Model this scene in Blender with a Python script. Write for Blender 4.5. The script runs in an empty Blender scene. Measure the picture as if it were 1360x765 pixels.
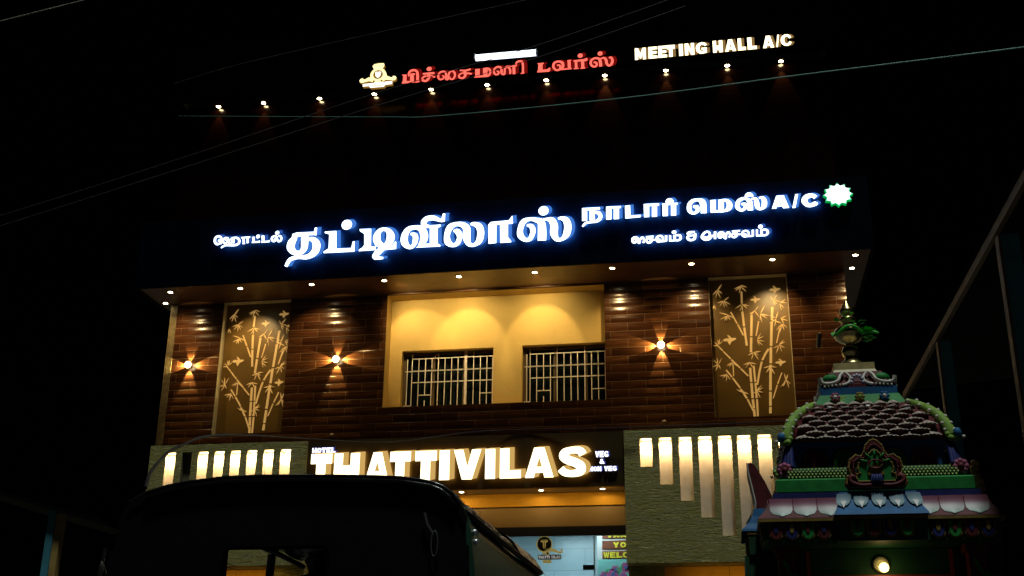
import bpy, bmesh, math, random
from mathutils import Vector, Matrix
R_ = math.radians
SC = bpy.context.scene
COL = SC.collection
random.seed(7)

# ------------------------------------------------------------------ camera
cam_d = bpy.data.cameras.new('camera'); cam = bpy.data.objects.new('camera', cam_d); COL.objects.link(cam)
SC.camera = cam
cam_d.sensor_width = 36.0; cam_d.lens = 36.0 * 1588.8 / 1360.0
cam_d.clip_start = 0.05; cam_d.clip_end = 1500
CAM_Z = 0.85
def cam_axes(y, p, r):
    fwd = Vector((math.sin(y)*math.cos(p), math.cos(y)*math.cos(p), math.sin(p)))
    right = Vector((math.cos(y), -math.sin(y), 0)); up = right.cross(fwd)
    return right*math.cos(r) + up*math.sin(r), up*math.cos(r) - right*math.sin(r), fwd
RX, UX, FX = cam_axes(R_(-10.13), R_(20.6), R_(0.61))
cam.matrix_world = Matrix(((RX.x, UX.x, -FX.x, 0), (RX.y, UX.y, -FX.y, 0), (RX.z, UX.z, -FX.z, CAM_Z), (0, 0, 0, 1)))

# ------------------------------------------------------------------ night sky, faint sun lamp added in place of street light, exposure
W = bpy.data.worlds.new('World'); SC.world = W; W.use_nodes = True
nt = W.node_tree; bg = nt.nodes['Background']
SUN_EL, SUN_AZ = 74, 155      # faint light from high up on the right
sky = nt.nodes.new('ShaderNodeTexSky'); sky.sky_type = 'NISHITA'; sky.sun_disc = False
sky.sun_elevation = R_(SUN_EL); sky.sun_rotation = R_(SUN_AZ)
nt.links.new(sky.outputs[0], bg.inputs[0]); bg.inputs[1].default_value = 0.00002
sd = bpy.data.lights.new('sun', 'SUN'); so = bpy.data.objects.new('sun', sd); COL.objects.link(so)
sd.energy = 1.7; sd.angle = R_(6); sd.color = (0.90, 1.0, 0.95)
az = R_(SUN_AZ); el = R_(SUN_EL)
so.rotation_euler = Vector((math.sin(az)*math.cos(el), math.cos(az)*math.cos(el), math.sin(el))).to_track_quat('Z', 'Y').to_euler()
SC.view_settings.view_transform = 'Standard'; SC.view_settings.look = 'None'
SC.view_settings.exposure = 0.0; SC.view_settings.gamma = 1.0
SC.render.engine = 'CYCLES'
SC.cycles.use_denoising = True
SC.cycles.max_bounces = 6; SC.cycles.diffuse_bounces = 3; SC.cycles.glossy_bounces = 3
SC.cycles.transmission_bounces = 4; SC.cycles.transparent_max_bounces = 8
SC.cycles.sample_clamp_indirect = 4.0; SC.cycles.caustics_reflective = False; SC.cycles.caustics_refractive = False

# ------------------------------------------------------------------ material helpers
MATS = {}
def mat(name, col, rough=0.6, metal=0.0, spec=0.5, bump=None, noise=None, emis=None, es=0.0):
    """bump=(scale,strength[,stretch vec]); noise=(scale, amount) varies the base colour"""
    if name in MATS: return MATS[name]
    m = bpy.data.materials.new(name); MATS[name] = m; m.use_nodes = True
    t = m.node_tree; b = t.nodes['Principled BSDF']
    b.inputs['Base Color'].default_value = (*col, 1); b.inputs['Roughness'].default_value = rough
    b.inputs['Metallic'].default_value = metal; b.inputs['Specular IOR Level'].default_value = spec
    tc = t.nodes.new('ShaderNodeTexCoord')
    if noise:
        n = t.nodes.new('ShaderNodeTexNoise'); n.inputs['Scale'].default_value = noise[0]; n.inputs['Detail'].default_value = 6
        t.links.new(tc.outputs['Object'], n.inputs['Vector'])
        r = t.nodes.new('ShaderNodeValToRGB'); a = noise[1]
        r.color_ramp.elements[0].position = 0.3; r.color_ramp.elements[1].position = 0.72
        r.color_ramp.elements[0].color = (*[c*(1-a) for c in col], 1)
        r.color_ramp.elements[1].color = (*[min(1, c*(1+a*0.6)) for c in col], 1)
        t.links.new(n.outputs[0], r.inputs[0]); t.links.new(r.outputs[0], b.inputs['Base Color'])
    if bump:
        n = t.nodes.new('ShaderNodeTexNoise'); n.inputs['Scale'].default_value = bump[0]; n.inputs['Detail'].default_value = 5
        if len(bump) > 2:
            mp = t.nodes.new('ShaderNodeMapping'); mp.inputs['Scale'].default_value = bump[2]
            t.links.new(tc.outputs['Object'], mp.inputs[0]); t.links.new(mp.outputs[0], n.inputs['Vector'])
        else: t.links.new(tc.outputs['Object'], n.inputs['Vector'])
        bp = t.nodes.new('ShaderNodeBump'); bp.inputs['Strength'].default_value = bump[1]; bp.inputs['Distance'].default_value = 0.02
        t.links.new(n.outputs[0], bp.inputs['Height']); t.links.new(bp.outputs[0], b.inputs['Normal'])
    if emis:
        b.inputs['Emission Color'].default_value = (*emis, 1); b.inputs['Emission Strength'].default_value = es
    return m

def emit(name, col, s):
    if name in MATS: return MATS[name]
    m = bpy.data.materials.new(name); MATS[name] = m; m.use_nodes = True
    t = m.node_tree; t.nodes.remove(t.nodes['Principled BSDF'])
    e = t.nodes.new('ShaderNodeEmission'); e.inputs[0].default_value = (*col, 1); e.inputs[1].default_value = s
    t.links.new(e.outputs[0], t.nodes['Material Output'].inputs[0])
    return m

def brick_mat():
    m = bpy.data.materials.new('brown_plank_tile'); m.use_nodes = True
    t = m.node_tree; b = t.nodes['Principled BSDF']; L = t.links.new
    tc = t.nodes.new('ShaderNodeTexCoord'); sp = t.nodes.new('ShaderNodeSeparateXYZ'); cb = t.nodes.new('ShaderNodeCombineXYZ')
    L(tc.outputs['Object'], sp.inputs[0]); L(sp.outputs['X'], cb.inputs['X']); L(sp.outputs['Z'], cb.inputs['Y'])
    br = t.nodes.new('ShaderNodeTexBrick'); br.offset = 0.5; br.squash = 1
    br.inputs['Scale'].default_value = 1.0; br.inputs['Brick Width'].default_value = 0.60; br.inputs['Row Height'].default_value = 0.152
    br.inputs['Mortar Size'].default_value = 0.004; br.inputs['Mortar Smooth'].default_value = 0.1
    br.inputs['Color1'].default_value = (0.108, 0.040, 0.015, 1); br.inputs['Color2'].default_value = (0.052, 0.018, 0.007, 1)
    br.inputs['Mortar'].default_value = (0.22, 0.13, 0.08, 1)
    L(cb.outputs[0], br.inputs['Vector'])
    mp = t.nodes.new('ShaderNodeMapping'); mp.inputs['Scale'].default_value = (1.5, 1.5, 26); L(tc.outputs['Object'], mp.inputs[0])
    n = t.nodes.new('ShaderNodeTexNoise'); n.inputs['Scale'].default_value = 1.6; n.inputs['Detail'].default_value = 6; L(mp.outputs[0], n.inputs['Vector'])
    mr = t.nodes.new('ShaderNodeMapRange'); mr.inputs[1].default_value = .3; mr.inputs[2].default_value = .7; mr.inputs[3].default_value = .45; mr.inputs[4].default_value = 1.35
    L(n.outputs[0], mr.inputs[0])
    mx = t.nodes.new('ShaderNodeMix'); mx.data_type = 'RGBA'; mx.blend_type = 'MULTIPLY'; mx.inputs[0].default_value = 1
    L(br.outputs['Color'], mx.inputs[6]); L(mr.outputs[0], mx.inputs[7]); L(mx.outputs[2], b.inputs['Base Color'])
    b.inputs['Roughness'].default_value = 0.20
    # each course bulges a little so lamps smear into broken vertical streaks
    wv = t.nodes.new('ShaderNodeMath'); wv.operation = 'MULTIPLY'; wv.inputs[1].default_value = 2*math.pi/0.152; L(sp.outputs['Z'], wv.inputs[0])
    sn = t.nodes.new('ShaderNodeMath'); sn.operation = 'COSINE'; L(wv.outputs[0], sn.inputs[0])
    ad = t.nodes.new('ShaderNodeMath'); ad.operation = 'MULTIPLY_ADD'; ad.inputs[1].default_value = -0.45; L(sn.outputs[0], ad.inputs[0])
    m2 = t.nodes.new('ShaderNodeMath'); m2.operation = 'MULTIPLY_ADD'; m2.inputs[1].default_value = 0.05; L(n.outputs[0], m2.inputs[0])
    iv = t.nodes.new('ShaderNodeMath'); iv.operation = 'MULTIPLY'; iv.inputs[1].default_value = -0.8; L(br.outputs['Fac'], iv.inputs[0])
    L(iv.outputs[0], m2.inputs[2]); L(m2.outputs[0], ad.inputs[2])
    bp = t.nodes.new('ShaderNodeBump'); bp.inputs['Strength'].default_value = 0.5; bp.inputs['Distance'].default_value = 0.012
    L(ad.outputs[0], bp.inputs['Height']); L(bp.outputs[0], b.inputs['Normal'])
    return m

def stone_mat():
    m = bpy.data.materials.new('split_stone_texture'); m.use_nodes = True
    t = m.node_tree; b = t.nodes['Principled BSDF']; L = t.links.new
    tc = t.nodes.new('ShaderNodeTexCoord')
    mp = t.nodes.new('ShaderNodeMapping'); mp.inputs['Scale'].default_value = (1.0, 1.0, 5.2); L(tc.outputs['Object'], mp.inputs[0])
    n = t.nodes.new('ShaderNodeTexNoise'); n.inputs['Scale'].default_value = 4.2; n.inputs['Detail'].default_value = 4; n.inputs['Distortion'].default_value = 1.1
    L(mp.outputs[0], n.inputs['Vector'])
    # ridged: |noise - .5| gives thin wandering ledges
    s1 = t.nodes.new('ShaderNodeMath'); s1.operation = 'SUBTRACT'; s1.inputs[1].default_value = .5; L(n.outputs[0], s1.inputs[0])
    s2 = t.nodes.new('ShaderNodeMath'); s2.operation = 'ABSOLUTE'; L(s1.outputs[0], s2.inputs[0])
    s3 = t.nodes.new('ShaderNodeMapRange'); s3.inputs[1].default_value = 0; s3.inputs[2].default_value = .05; s3.inputs[3].default_value = 1; s3.inputs[4].default_value = 0; L(s2.outputs[0], s3.inputs[0])
    r = t.nodes.new('ShaderNodeValToRGB'); r.color_ramp.elements[0].color = (0.31, 0.265, 0.055, 1); r.color_ramp.elements[1].color = (0.50, 0.44, 0.15, 1)
    L(s3.outputs[0], r.inputs[0]); L(r.outputs[0], b.inputs['Base Color'])
    b.inputs['Roughness'].default_value = .75
    bp = t.nodes.new('ShaderNodeBump'); bp.inputs['Strength'].default_value = .9; bp.inputs['Distance'].default_value = .03
    ad = t.nodes.new('ShaderNodeMath'); ad.operation = 'ADD'; L(s3.outputs[0], ad.inputs[0]); L(n.outputs[0], ad.inputs[1])
    L(ad.outputs[0], bp.inputs['Height']); L(bp.outputs[0], b.inputs['Normal'])
    return m

def wood_mat(name, c1, c2, rough=.4):
    m = bpy.data.materials.new(name); m.use_nodes = True
    t = m.node_tree; b = t.nodes['Principled BSDF']; L = t.links.new
    tc = t.nodes.new('ShaderNodeTexCoord'); mp = t.nodes.new('ShaderNodeMapping'); mp.inputs['Scale'].default_value = (.7, 3.2, 1); mp.inputs['Rotation'].default_value = (0, 0, .35)
    L(tc.outputs['Object'], mp.inputs[0])
    n = t.nodes.new('ShaderNodeTexNoise'); n.inputs['Scale'].default_value = 2.2; n.inputs['Detail'].default_value = 7; n.inputs['Distortion'].default_value = 1.6; L(mp.outputs[0], n.inputs['Vector'])
    r = t.nodes.new('ShaderNodeValToRGB'); r.color_ramp.elements[0].position = .35; r.color_ramp.elements[1].position = .65
    r.color_ramp.elements[0].color = (*c1, 1); r.color_ramp.elements[1].color = (*c2, 1)
    L(n.outputs[0], r.inputs[0]); L(r.outputs[0], b.inputs['Base Color']); b.inputs['Roughness'].default_value = rough
    return m

def glass_mat(name, tint=(1, 1, 1)):
    m = bpy.data.materials.new(name); m.use_nodes = True
    t = m.node_tree; t.nodes.remove(t.nodes['Principled BSDF']); L = t.links.new
    tr = t.nodes.new('ShaderNodeBsdfTransparent'); tr.inputs[0].default_value = (*tint, 1)
    gl = t.nodes.new('ShaderNodeBsdfGlossy'); gl.inputs['Roughness'].default_value = .05
    fr = t.nodes.new('ShaderNodeFresnel'); fr.inputs[0].default_value = 1.5
    mx = t.nodes.new('ShaderNodeMixShader'); L(fr.outputs[0], mx.inputs[0]); L(tr.outputs[0], mx.inputs[1]); L(gl.outputs[0], mx.inputs[2])
    L(mx.outputs[0], t.nodes['Material Output'].inputs[0])
    return m

BRICK = brick_mat(); STONE = stone_mat()
M_DARK = mat('dark_building_paint', (.012, .011, .012), .6, bump=(3, .1))
M_ACP = mat('dark_blue_cladding_sheet', (.0006, .0020, .0056), .5, spec=.02, noise=(1.3, .25))
M_ACP2 = mat('dark_brown_cladding_sheet', (.050, .030, .009), .4, spec=.2, noise=(1.3, .25))
M_SOFFIT = wood_mat('wood_grain_soffit', (.06, .023, .008), (.12, .05, .017))
M_YEL = mat('ochre_wall_paint', (.65, .445, .125), .7, noise=(1.7, .13), bump=(45, .12))
M_CREAM = mat('cream_paint', (.62, .54, .36), .6, noise=(6, .1))
M_NICHE = mat('niche_cream_paint', (.66, .55, .42), .7, noise=(9, .12))
M_GREYSOF = mat('grey_soffit_sheet', (.16, .15, .13), .35)
M_ORANGE = mat('orange_wall_paint', (.60, .30, .03), .8, spec=.1, noise=(4, .1))
M_BROWNP = mat('brown_panel_paint', (.26, .16, .055), .5, noise=(2, .12))
M_BLACK = mat('black_metal', (.008, .007, .008), .35)
M_WFRAME = mat('dark_window_frame', (.10, .065, .03), .4)
M_GRILLE = mat('white_grille_paint', (.78, .70, .62), .5)
M_GLASSD = mat('dark_window_glass', (.006, .010, .011), .06, spec=.6)
M_LAMP = emit('warm_lamp', (1, .83, .5), 34)
M_TRIM = mat('lamp_trim', (.45, .33, .16), .3, metal=.7)

# ------------------------------------------------------------------ mesh helpers
class MB:
    def __init__(s): s.v = []; s.f = []; s.m = []; s.smooth = []
    def add(s, vs, fs, mi=0, sm=False):
        o = len(s.v); s.v += [tuple(v) for v in vs]
        for f in fs: s.f.append(tuple(i+o for i in f)); s.m.append(mi); s.smooth.append(sm)
        return s
    def box(s, x0, x1, y0, y1, z0, z1, mi=0):
        return s.add([(x0,y0,z0),(x1,y0,z0),(x1,y1,z0),(x0,y1,z0),(x0,y0,z1),(x1,y0,z1),(x1,y1,z1),(x0,y1,z1)],
                     [(0,1,5,4),(1,2,6,5),(2,3,7,6),(3,0,4,7),(4,5,6,7),(3,2,1,0)], mi)
    def prism(s, pts, y0, y1, mi=0, side=None, sh=(0,0), back=None):
        """polygon pts (x,z) extruded along y; front face at y0"""
        n = len(pts); side = mi if side is None else side
        a = sum(pts[i][0]*pts[(i+1)%n][1]-pts[(i+1)%n][0]*pts[i][1] for i in range(n))
        if a < 0: pts = pts[::-1]
        s.add([(x,y0,z) for x,z in pts], [tuple(range(n))], mi)
        s.add([(x+sh[0],y1,z+sh[1]) for x,z in pts], [tuple(range(n-1,-1,-1))], side if back is None else back)
        o = [(x,y0,z) for x,z in pts] + [(x+sh[0],y1,z+sh[1]) for x,z in pts]
        s.add(o, [((i+1)%n, i, n+i, n+(i+1)%n) for i in range(n)], side)
        return s
    def strip(s, pl, y0, y1, mi=0, side=None, sh=(0,0), back=None):
        """variable-width stroke; pl = [(x,z,w)]"""
        side = mi if side is None else side
        l, r = [], []
        for i, (x, z, w) in enumerate(pl):
            a = pl[max(0, i-1)]; b = pl[min(len(pl)-1, i+1)]
            dx, dz = b[0]-a[0], b[1]-a[1]; q = math.hypot(dx, dz) or 1
            nx, nz = -dz/q*w/2, dx/q*w/2
            l.append((x+nx, z+nz)); r.append((x-nx, z-nz))
        n = len(pl)
        vs = [(x,y0,z) for x,z in l] + [(x,y0,z) for x,z in r] + [(x+sh[0],y1,z+sh[1]) for x,z in l] + [(x+sh[0],y1,z+sh[1]) for x,z in r]
        s.add(vs, [(n+i, n+i+1, i+1, i) for i in range(n-1)], mi)
        s.add(vs, [(2*n+i, 2*n+i+1, 3*n+i+1, 3*n+i) for i in range(n-1)], side if back is None else back)
        fs = [(i, i+1, 2*n+i+1, 2*n+i) for i in range(n-1)] + [(n+i+1, n+i, 3*n+i, 3*n+i+1) for i in range(n-1)]
        fs += [(0, 2*n, 3*n, n), (n-1, 2*n-1, 4*n-1, 3*n-1)]
        s.add(vs, fs, side)
        return s
    def tube(s, path, rad, seg=8, mi=0, cap=True):
        path = [Vector(p) for p in path]; n = len(path)
        rad = rad if isinstance(rad, (list, tuple)) else [rad]*n
        vs = []; ref = None
        for i, p in enumerate(path):
            d = (path[min(n-1, i+1)] - path[max(0, i-1)]).normalized()
            if ref is None: ref = Vector((0,0,1)) if abs(d.z) < .9 else Vector((1,0,0))
            u = d.cross(ref); u = u.normalized() if u.length > 1e-6 else d.orthogonal().normalized()
            v = u.cross(d).normalized(); ref = v
            for k in range(seg):
                a = 2*math.pi*k/seg; vs.append(p + (u*math.cos(a) + v*math.sin(a))*rad[i])
        fs = [(i*seg+k, i*seg+(k+1)%seg, (i+1)*seg+(k+1)%seg, (i+1)*seg+k) for i in range(n-1) for k in range(seg)]
        s.add(vs, fs, mi, True)
        if cap: s.add(vs[:seg], [tuple(range(seg-1,-1,-1))], mi); s.add(vs[-seg:], [tuple(range(seg))], mi)
        return s
    def lathe(s, prof, c, seg=20, mi=0, axis='z'):
        vs = []
        for r, h in prof:
            for k in range(seg):
                a = 2*math.pi*k/seg
                if axis == 'z': vs.append((c[0]+r*math.cos(a), c[1]+r*math.sin(a), c[2]+h))
                else: vs.append((c[0]+r*math.cos(a), c[1]+h, c[2]+r*math.sin(a)))
        s.add(vs, [(i*seg+k, i*seg+(k+1)%seg, (i+1)*seg+(k+1)%seg, (i+1)*seg+k) for i in range(len(prof)-1) for k in range(seg)], mi, True)
        return s
    def ball(s, c, r, mi=0, seg=12, sc=(1,1,1)):
        vs = []; nr = seg//2
        for i in range(nr+1):
            th = math.pi*i/nr
            for k in range(seg):
                a = 2*math.pi*k/seg
                vs.append((c[0]+r*sc[0]*math.sin(th)*math.cos(a), c[1]+r*sc[1]*math.sin(th)*math.sin(a), c[2]+r*sc[2]*math.cos(th)))
        s.add(vs, [(i*seg+k, (i+1)*seg+k, (i+1)*seg+(k+1)%seg, i*seg+(k+1)%seg) for i in range(nr) for k in range(seg)], mi, True)
        return s
    def frustum(s, cx, cy, levels, mi=0, sm=False):
        """square frusta: levels = [(half, z)]"""
        vs = []
        for h, z in levels: vs += [(cx-h,cy-h,z),(cx+h,cy-h,z),(cx+h,cy+h,z),(cx-h,cy+h,z)]
        n = len(levels)
        s.add(vs, [(i*4+k, i*4+(k+1)%4, (i+1)*4+(k+1)%4, (i+1)*4+k) for i in range(n-1) for k in range(4)], mi, sm)
        s.add(vs[:4], [(3,2,1,0)], mi); s.add(vs[-4:], [(0,1,2,3)], mi)
        return s
    def build(s, name, mats, parent=None, bevel=0, fix=False):
        me = bpy.data.meshes.new(name)
        org = Vector((0, 0, 0))
        if parent is not None: org = WORLD_LOC.get(parent, Vector((0, 0, 0)))
        me.from_pydata([tuple(Vector(v)-org) for v in s.v], [], s.f)
        for i, p in enumerate(me.polygons): p.material_index = s.m[i]; p.use_smooth = s.smooth[i]
        for m in (mats if isinstance(mats, (list, tuple)) else [mats]): me.materials.append(m)
        if fix:
            b = bmesh.new(); b.from_mesh(me); bmesh.ops.remove_doubles(b, verts=b.verts, dist=1e-5)
            bmesh.ops.recalc_face_normals(b, faces=b.faces); b.to_mesh(me); b.free()
        me.update()
        o = bpy.data.objects.new(name, me); COL.objects.link(o)
        if parent is not None: o.parent = parent
        WORLD_LOC[o] = org
        if bevel:
            md = o.modifiers.new('bevel', 'BEVEL'); md.width = bevel; md.segments = 2; md.limit_method = 'ANGLE'
        return o
WORLD_LOC = {}
def thing(name, loc, label, cat, group=None):
    o = bpy.data.objects.new(name, None); COL.objects.link(o); o.location = loc; o.empty_display_size = .1
    WORLD_LOC[o] = Vector(loc)
    return tag(o, label, cat, group)
def tag(o, label, cat, group=None):
    o['label'] = label; o['category'] = cat
    if group: o['group'] = group
    return o
def structure(o): o['kind'] = 'structure'; return o
def copy_thing(root, delta, label):
    r = root.copy(); COL.objects.link(r); r.location = root.location + Vector(delta); r['label'] = label
    WORLD_LOC[r] = WORLD_LOC[root] + Vector(delta)
    for ch in list(root.children):
        c = ch.copy(); COL.objects.link(c); c.parent = r
        for g in ch.children:
            d = g.copy(); COL.objects.link(d); d.parent = c
    return r
def lamp(kind, name, loc, energy, col, parent=None, aim=None, size=None, blend=.5, rad=.02):
    d = bpy.data.lights.new(name, kind); d.energy = energy; d.color = col
    if kind == 'SPOT': d.spot_size = R_(size or 90); d.spot_blend = blend
    if kind in ('SPOT', 'POINT'): d.shadow_soft_size = rad
    if kind == 'AREA': d.size = size or .3
    o = bpy.data.objects.new(name, d); COL.objects.link(o)
    off = WORLD_LOC.get(parent, Vector((0,0,0))) if parent else Vector((0,0,0))
    o.location = Vector(loc) - off
    if parent: o.parent = parent
    if aim is not None: o.rotation_euler = (-Vector(aim)).to_track_quat('Z', 'Y').to_euler()
    return o
def wall_holes(mb, x0, x1, z0, z1, holes, y, depth, mi=0, jamb=0):
    """vertical sheet facing -y with rectangular openings and their reveals"""
    xs = sorted({x0, x1, *[h[0] for h in holes], *[h[1] for h in holes]}); zs = sorted({z0, z1, *[h[2] for h in holes], *[h[3] for h in holes]})
    xs = [x for x in xs if x0 <= x <= x1]; zs = [z for z in zs if z0 <= z <= z1]
    for i in range(len(xs)-1):
        for j in range(len(zs)-1):
            cx, cz = (xs[i]+xs[i+1])/2, (zs[j]+zs[j+1])/2
            if any(h[0] < cx < h[1] and h[2] < cz < h[3] for h in holes): continue
            mb.add([(xs[i],y,zs[j]),(xs[i+1],y,zs[j]),(xs[i+1],y,zs[j+1]),(xs[i],y,zs[j+1])], [(0,1,2,3)], mi)
    for a, b, c, d in holes:
        c = max(c, z0); d = min(d, z1); e = y+depth
        mb.add([(a,y,c),(a,e,c),(a,e,d),(a,y,d)], [(0,1,2,3)], jamb)
        mb.add([(b,y,c),(b,e,c),(b,e,d),(b,y,d)], [(3,2,1,0)], jamb)
        mb.add([(a,y,c),(b,y,c),(b,e,c),(a,e,c)], [(0,1,2,3)], jamb)
        mb.add([(a,y,d),(b,y,d),(b,e,d),(a,e,d)], [(3,2,1,0)], jamb)
    return mb
def spline(pl, k=5):
    out = []; n = len(pl)
    for i in range(n-1):
        p0, p1, p2, p3 = pl[max(0, i-1)], pl[i], pl[i+1], pl[min(n-1, i+2)]
        for j in range(k):
            t = j/k
            out.append(tuple(.5*((2*b)+(-a+c)*t+(2*a-5*b+4*c-d)*t*t+(-a+3*b-3*c+d)*t**3) for a, b, c, d in zip(p0, p1, p2, p3)))
    out.append(tuple(pl[-1])); return out
# ------------------------------------------------------------------ ground
g = MB().box(-300, 300, -300, 19.0, -.4, 0.0); structure(g.build('road', mat('asphalt', (.045, .044, .042), .8, bump=(40, .3), noise=(3, .2))))
g = MB().box(-300, 300, 19.003, 500, -.4, .12); structure(g.build('ground', mat('bare_earth', (.10, .075, .05), .9, bump=(12, .4), noise=(2, .3))))

# ------------------------------------------------------------------ the hotel
hotel = thing('hotel_building', (-3.9, 20, 0.12), 'tall hotel with brown tiled front, ochre window bay, lit stone panels and dark upper storeys', 'hotel')
RECESS = (-5.9, -1.9, 6.33, 8.47); BAM_L = (-9.09, -7.765, 5.95, 8.49); BAM_R = (-.06, 1.295, 5.95, 8.49)
XL, XR = -10.15, 2.27
b = MB(); wall_holes(b, XL+.13, XR, 5.2, 8.52, [RECESS, BAM_L, BAM_R], 20.0, 0.0)
b.build('tile_cladding', BRICK, hotel)
b = MB().box(XL, XL+.13, 19.985, 20.3, 5.2, 8.5); b.build('edge_strip', mat('rough_edge_plaster', (.20, .15, .07), .8, bump=(30, .6), noise=(14, .4)), hotel)
b = MB()   # body of the building behind the cladding
b.box(XL+.02, XR-.02, 20.62, 31, 5.2, 14.2); b.box(XL+.02, -9.11, 20.02, 20.61, 5.2, 8.5); b.box(-7.745, -5.92, 20.02, 20.61, 5.2, 8.5)
b.box(-1.88, -.08, 20.02, 20.61, 5.2, 8.5); b.box(1.315, XR-.02, 20.02, 20.61, 5.2, 8.5); b.box(XL+.02, XR-.02, 20.04, 20.61, 8.56, 12.5)
b.box(-9.1, -7.75, 20.4, 20.61, 5.2, 8.5); b.box(-.07, 1.305, 20.4, 20.61, 5.2, 8.5)
b.box(-5.9, -1.9, 20.02, 20.6, 5.2, 6.30)
b.box(XL+.02, -7.1, 19.95, 31, .0, 5.18); b.box(-.85, XR-.02, 19.95, 31, .0, 5.18)
b.build('structural_wall', M_DARK, hotel)
# ochre recess with two window openings
W1 = (-5.66, -3.955, 6.345, 7.47); W2 = (-3.43, -1.72, 6.345, 7.48)
b = MB(); wall_holes(b, -5.9, -1.72, 6.34, 8.46, [W1, W2], 20.30, .13)
e = 20.30
b.add([(-5.897,20.0,6.34),(-5.897,e,6.34),(-5.897,e,8.46),(-5.897,20.0,8.46)], [(0,1,2,3)])
b.add([(-1.903,20.0,6.34),(-1.903,e,6.34),(-1.903,e,8.46),(-1.903,20.0,8.46)], [(3,2,1,0)])
b.add([(-5.9,20.0,6.34),(-1.9,20.0,6.34),(-1.9,e,6.34),(-5.9,e,6.34)], [(0,1,2,3)])
b.add([(-5.9,20.0,8.46),(-1.9,20.0,8.46),(-1.9,e,8.46),(-5.9,e,8.46)], [(3,2,1,0)])
b.build('window_bay', M_YEL, hotel)
def window(w, xs, thick):
    x0, x1, z0, z1 = w
    f = MB(); Y0, Y1 = 20.43, 20.50
    f.box(x0+.002, x0+.05, Y0, Y1, z0, z1); f.box(x1-.05, x1-.002, Y0, Y1, z0, z1); f.box(x0+.05, x1-.05, Y0, Y1, z1-.05, z1-.002); f.box(x0+.05, x1-.05, Y0, Y1, z0, z0+.05)
    for q in (1/3, 2/3): xc = x0+(x1-x0)*q; f.box(xc-.02, xc+.02, Y0+.01, Y1, z0+.05, z1-.05)
    fr = f.build('window', M_WFRAME, hotel)
    MB().box(x0+.01, x1-.01, 20.505, 20.515, z0+.01, z1-.01).build('pane', M_GLASSD, fr)
    gb = MB(); r = .0072; yg = 20.415
    zt, za, zb, zc, zd = 7.345, 7.115, 6.895, 6.655, 6.46
    def V(x, a, c, rr=r): gb.box(x-rr, x+rr, yg-r, yg+r, a, c)
    def H(x, y, z, rr=r): gb.box(x, y, yg-r-.003, yg+r+.003, z-rr, z+rr)
    for i, x in enumerate(xs):
        top = z1-.03 if i in (1, 5, 9) else zt
        V(x, z0 if i != 3 else zc, top)
    for z in (zt, za, zb): H(xs[1]-.008, xs[-1]+.008, z)
    H(xs[0]-.04, xs[-1]+.008, za-.006, .007)
    H(xs[3]-.12, xs[3]+.12, zc); H(xs[-2]-.12, xs[-2]+.12, zc)
    H(xs[0]-.05, xs[1], zd)
    V(xs[3], z0, zc-.1, .007)
    if thick is not None: gb.box(thick-.022, thick+.022, yg-.02, yg+.02, z0, z1-.01)
    gb.build('grille', M_GRILLE, fr)
window(W1, [-5.58, -5.49, -5.365, -5.24, -5.12, -5.0, -4.875, -4.75, -4.63, -4.34, -4.215, -4.095, -3.985], -4.485)
window(W2, [-3.36, -3.30, -3.18, -3.055, -2.93, -2.81, -2.685, -2.56, -2.44, -2.31, -2.19, -2.07, -1.945], None)
# canopy over the first floor: fascia and wooden soffit
b = MB().box(-10.42, 2.68, 19.0, 19.04, 8.475, 9.8); b.box(-10.42, -10.38, 19.04, 22, 8.475, 9.8); b.box(2.64, 2.68, 19.04, 22, 8.475, 9.8); b.box(-10.38, 2.64, 19.04, 22, 9.76, 9.80)
b.build('fascia', M_ACP, hotel)
b = MB().box(-10.375, 2.635, 19.045, 20.0, 8.50, 8.54); b.box(-10.375, -10.155, 20.0, 22, 8.50, 8.54); b.box(2.275, 2.635, 20.0, 22, 8.50, 8.54)
b.build('soffit', M_SOFFIT, hotel)
# upper storey: glossy dark tile, its canopy and parapet
b = MB().box(XL, XR, 19.69, 20.03, 9.85, 12.515); b.build('upper_wall', mat('dark_glossy_tile', (.0055, .0013, .0005), .16, spec=.30, bump=(5, .05, (1, 1, 6))), hotel)
b = MB().box(-10.3, 2.45, 19.3, 19.34, 12.47, 13.75); b.box(-10.3, 2.45, 19.34, 20, 13.70, 13.75); b.build('parapet', mat('black_cladding_sheet', (.0006, .0006, .0009), .6, spec=0), hotel)
b = MB().box(-10.13, 2.25, 19.345, 19.99, 12.52, 12.56); b.build('upper_soffit', mat('black_soffit_sheet', (.010, .006, .004), .5), hotel)
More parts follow.
